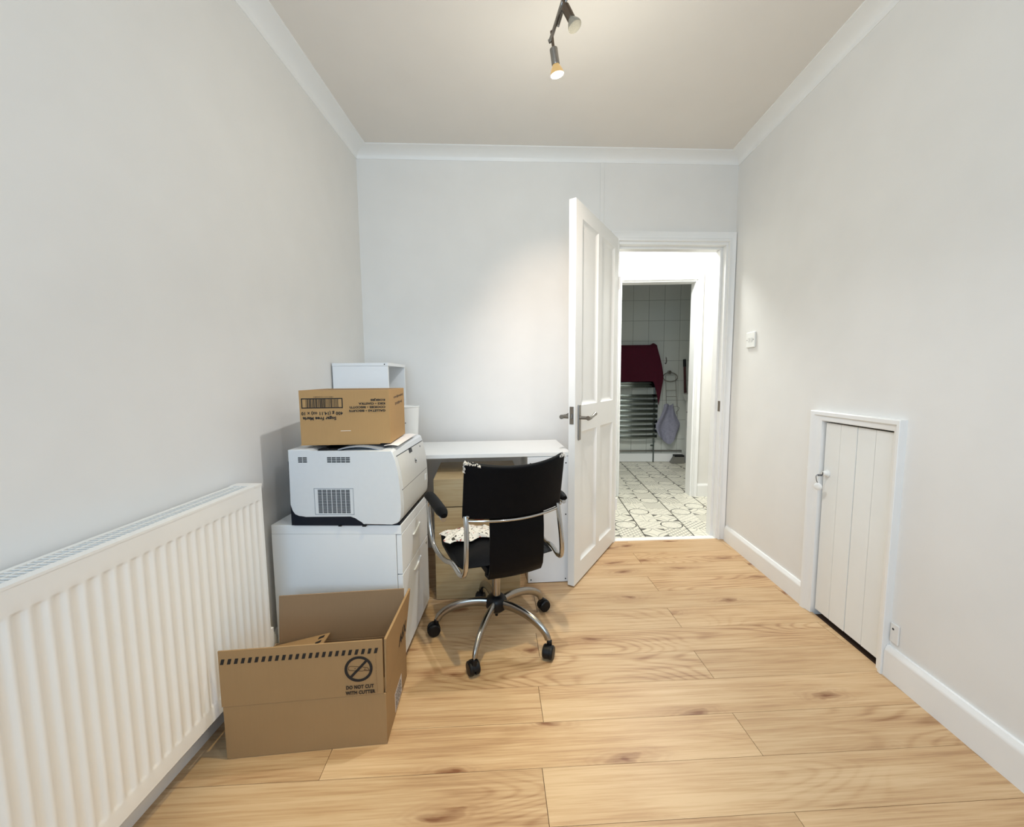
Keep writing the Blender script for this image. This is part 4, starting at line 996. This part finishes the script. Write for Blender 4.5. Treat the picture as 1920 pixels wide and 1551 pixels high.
def spot(top, direction, lit, link_from=None):
    d = Vector(direction).normalized(); z = -d
    x = z.cross(Vector((0, 1, 0))).normalized(); y = z.cross(x)
    m = axis_matrix(Vector(top)-B0, x, y)                      # local +z points against the beam
    s_ = obj('spot_lamp', G().lathe([(0, 0.0), (0.0120, 0.0), (0.0132, -0.002), (0.0132, -0.045), (0.0120, -0.047), (0, -0.047)], m, 22), M['bronze' if not lit else 'dull_chrome'], cl, sharp=40)
    obj('bulb', G().lathe([(0, -0.045), (0.0105, -0.046), (0.0122, -0.050), (0.0170, -0.058), (0.0212, -0.067), (0.0222, -0.072), (0.0219, -0.075)], m, 24), M['lit_glass' if lit else 'lens'], s_, sharp=60)
    obj('bulb_face', G().lathe([(0.0218, -0.0745), (0.021, -0.076), (0.013, -0.0768), (0, -0.077)], m, 24), M['lit_face' if lit else 'lens_face'], s_, sharp=60)
    if link_from is not None:
        obj('link', G().tube([Vector(link_from)-B0, Vector(top)-B0+z*0.0], 0.0048, 8), M['bronze'], s_)
    return s_
spot((0.1035, 1.40, 2.188), (0.18, 0.16, -1.0), True, (0.097, 1.40, 2.240))
spot((0.1395, 1.385, 2.300), (0.40, -0.10, -0.86), False, (0.133, 1.387, 2.325))
spot((0.02, 0.96, 2.30), (-0.15, 0.2, -1), True, (0.13, 0.94, 2.366))
spot((0.06, 0.82, 2.30), (0.3, -0.5, -0.8), False, (0.03, 0.79, 2.342))

r2 = thing('ceiling_light', 'single ceiling spot lamp near the window behind the viewer', 'ceiling light', (0.90, 0.0, H))
obj('ceiling_rose', G().lathe([(0, 0), (0.04, 0), (0.04, -0.012), (0.032, -0.020), (0, -0.022)], None, 20), M['dull_chrome'], r2)
obj('stem', G().tube([(0, 0, -0.02), (0, 0, -0.21)], 0.006, 8), M['dull_chrome'], r2)
obj('spot_lamp', G().lathe([(0, -0.205), (0.013, -0.205), (0.0132, -0.25), (0, -0.251)], None, 18), M['dull_chrome'], r2)
obj('bulb', G().lathe([(0, -0.251), (0.0105, -0.252), (0.0170, -0.264), (0.0222, -0.280), (0.0219, -0.284), (0.012, -0.286), (0, -0.286)], None, 20), M['lit_glass'], r2)
# ------------------------------------------------------------------ bathroom fittings
tr = thing('towel_rail', 'tall chrome ladder towel rail on the tiled bathroom wall', 'towel rail', (1.20, YBATH, 0.0))
for xx in (0.03, 0.475):
    obj('upright', G().tube([(xx, -0.055, 0.26), (xx, -0.055, 1.50)], 0.012, 12), M['bath_chrome'], tr)
bars = [1.035, 0.995] + [0.865-0.0655*k for k in range(9)] + [1.20, 1.26, 1.40, 1.46]
for z in bars:
    bl = 0.515 if z < 1.1 else 0.470
    def bar_pt(u, v, z=z, bl=bl): return (-0.005+bl*u, -0.070-0.018*sin(pi*u)-0.006*sin(pi*v), z-0.021+0.042*v)
    obj('rail_bar', G().sheet(bar_pt, 12, 4, 0.005), M['bath_chrome'], tr, sharp=60)
obj('supply_pipe', G().tube([(0.475, -0.055, 0.26), (0.475, -0.055, 0.006)], 0.009, 10).tube([(0.475, -0.055, 0.225), (0.435, -0.075, 0.225)], 0.012, 10), M['bath_chrome'], tr)
for x_, z_ in ((0.475, 0.5), (0.475, 1.3), (0.03, 0.5)): obj('bracket', G().tube([(x_, -0.05, z_), (x_, -0.002, z_)], 0.008, 8), M['bath_chrome'], tr)
def towel_pt(u, v):                                            # over the top of the rail; the right corner hangs lower
    x = 1.185+0.485*u; e = max(0, (u-0.78)/0.22)
    L = 0.435 + 0.30*max(0, (u-0.88)/0.12)**1.6; bump = 0.022*math.exp(-((u-0.93)/0.05)**2)
    if v < 0.30: t = v/0.30; y = YBATH-0.030; z = 1.16+0.325*t
    elif v < 0.42: t = (v-0.30)/0.12; a = pi*t; y = YBATH-0.072+0.042*cos(a); z = 1.485+0.020*sin(a)+bump*sin(a)
    else: t = (v-0.42)/0.58; y = YBATH-0.114-0.006*sin(14*u)*t-0.012*e*t; z = 1.485-L*t; x += e*(0.085*sin(min(1, t*1.7)*pi/2) - 0.055*max(0, t-0.55)/0.45)
    return (x, y, z)
tag(obj('towel', G().sheet(towel_pt, 34, 30, 0.006), M['maroon'], sharp=80), 'dark maroon towel hung over the top of the chrome towel rail', 'towel')
# towel ring
rg = thing('towel_ring', 'dark metal towel ring on round boss on the bathroom tiles', 'towel ring', (1.868, YBATH, 1.165))
obj('boss', G().lathe([(0, 0.045), (0.020, 0.042), (0.024, 0.03), (0.024, 0), (0, 0)], axis_matrix((0, 0, 0), (1, 0, 0), (0, 0, 1)), 18), M['steel'], rg)
obj('ring', G().ring(lambda t: (0.0+0.090*cos(2*pi*t), -0.036-0.03*(1-sin(2*pi*t))*0.5, -0.062+0.058*sin(2*pi*t)), 0.006, 36, 8), M['steel'], rg)
# wire rack hanging from the ring
wr = thing('wire_rack', 'thin wire ladder hanging below the towel ring', 'wire rack', (1.868, YBATH-0.062, 1.10))
g = G(); g.tube([(-0.062, 0, 0.03), (-0.042, 0, -0.375)], 0.0032, 6).tube([(0.060, 0, 0.03), (0.090, 0, -0.375)], 0.0032, 6)
obj('side_wires', g, M['steel'], wr)
for z, x0, x1 in ((0.03, -0.062, 0.060), (-0.165, -0.052, 0.074), (-0.245, -0.048, 0.080), (-0.372, -0.042, 0.100)): obj('rung', G().tube([(x0, 0, z), (x1, 0, z)], 0.0034, 6), M['steel'], wr)
obj('hook', G().tube(smooth_path([(0.095, 0, -0.375), (0.115, -0.01, -0.39), (0.100, -0.015, -0.425), (0.082, -0.012, -0.44), (0.085, -0.02, -0.47)]), 0.0036, 6), M['steel'], wr)
def hcloth(u, v):
    top = 0.020+0.02*u; wv = 0.05+0.10*min(1, v*1.6)*(1-0.35*max(0, v-0.7)/0.3)
    x = 1.842+(2*u-1)*wv+0.012*sin(6*v+3*u); y = YBATH-0.085-0.020*sin(9*u+2*v)-0.012*sin(17*u)*v
    z = 0.755-0.50*v*(0.80+0.20*sin(pi*u))+0.012*sin(8*u)
    return (x, y, z)
tag(obj('hanging_cloth', G().sheet(hcloth, 26, 24, 0.004), M['lilac'], sharp=80), 'pale grey cloth hanging from the wire ladder by the towel rail', 'cloth')
tag(obj('adhesive_hook', G().tube(smooth_path([(1.825, YBATH-0.008, 1.355), (1.828, YBATH-0.016, 1.31), (1.818, YBATH-0.024, 1.275), (1.806, YBATH-0.020, 1.285)]), 0.006, 6), M['sticker']), 'small grey hook stuck on the tiles above the towel ring', 'hook')
# basin cabinet, just seen behind the door frame
vn = thing('basin_cabinet', 'white basin on a white cabinet at right end of the bathroom', 'basin', (2.055, 4.66, 0))
obj('cabinet', G().box(0.012, 0.46, 0.02, 0.43, 0.0, 0.80, 0.004), M['porcelain'], vn)
obj('door_gap', G().box(0.0105, 0.013, 0.05, 0.40, 0.655, 0.663), M['slot'], vn)
obj('basin', G().prism([(0.0, 0.0), (0.46, 0.0), (0.46, 0.095), (0.0, 0.095), (-0.030, 0.080), (-0.012, 0.03)], lambda p, a: (p[0], a, 0.803+p[1]), 0.0, 0.44, 0.01, 3), M['porcelain'], vn)
sk = thing('stick', 'dark red stick with black upper end leaning on tiles above the basin', 'stick', (2.045, YBATH-0.040, 0.90))
obj('shaft', G().tube([(0.004, -0.003, 0.335), (0.017, -0.012, 0.0)], [0.015, 0.016], 12), M['darkred'], sk)
obj('grip', G().tube([(0.0, 0.0, 0.428), (0.004, -0.003, 0.334)], 0.018, 12), M['black'], sk)
bt = thing('sloped_box', 'small grey sloped box on the floor at the bathroom wall', 'box', (1.93, YBATH-0.145, 0.0))
obj('box_body', G().hexa([(-0.05, 0, 0.001), (0.115, 0, 0.001), (0.115, 0.09, 0.001), (-0.05, 0.09, 0.001), (-0.005, 0.01, 0.085), (0.115, 0.01, 0.085), (0.115, 0.085, 0.085), (-0.005, 0.085, 0.085)], 0.004), M['bin_grey'], bt)
obj('box_lid', G().box(-0.008, 0.115, 0.006, 0.088, 0.086, 0.108, 0.006), M['black'], bt)
tag(obj('wall_pipe', G().tube([(0.62, YBATH-0.018, 0.145), (2.05, YBATH-0.018, 0.145)], 0.010, 10), M['steel']), 'thin dark pipe running along the bathroom wall above the boxing', 'pipe')
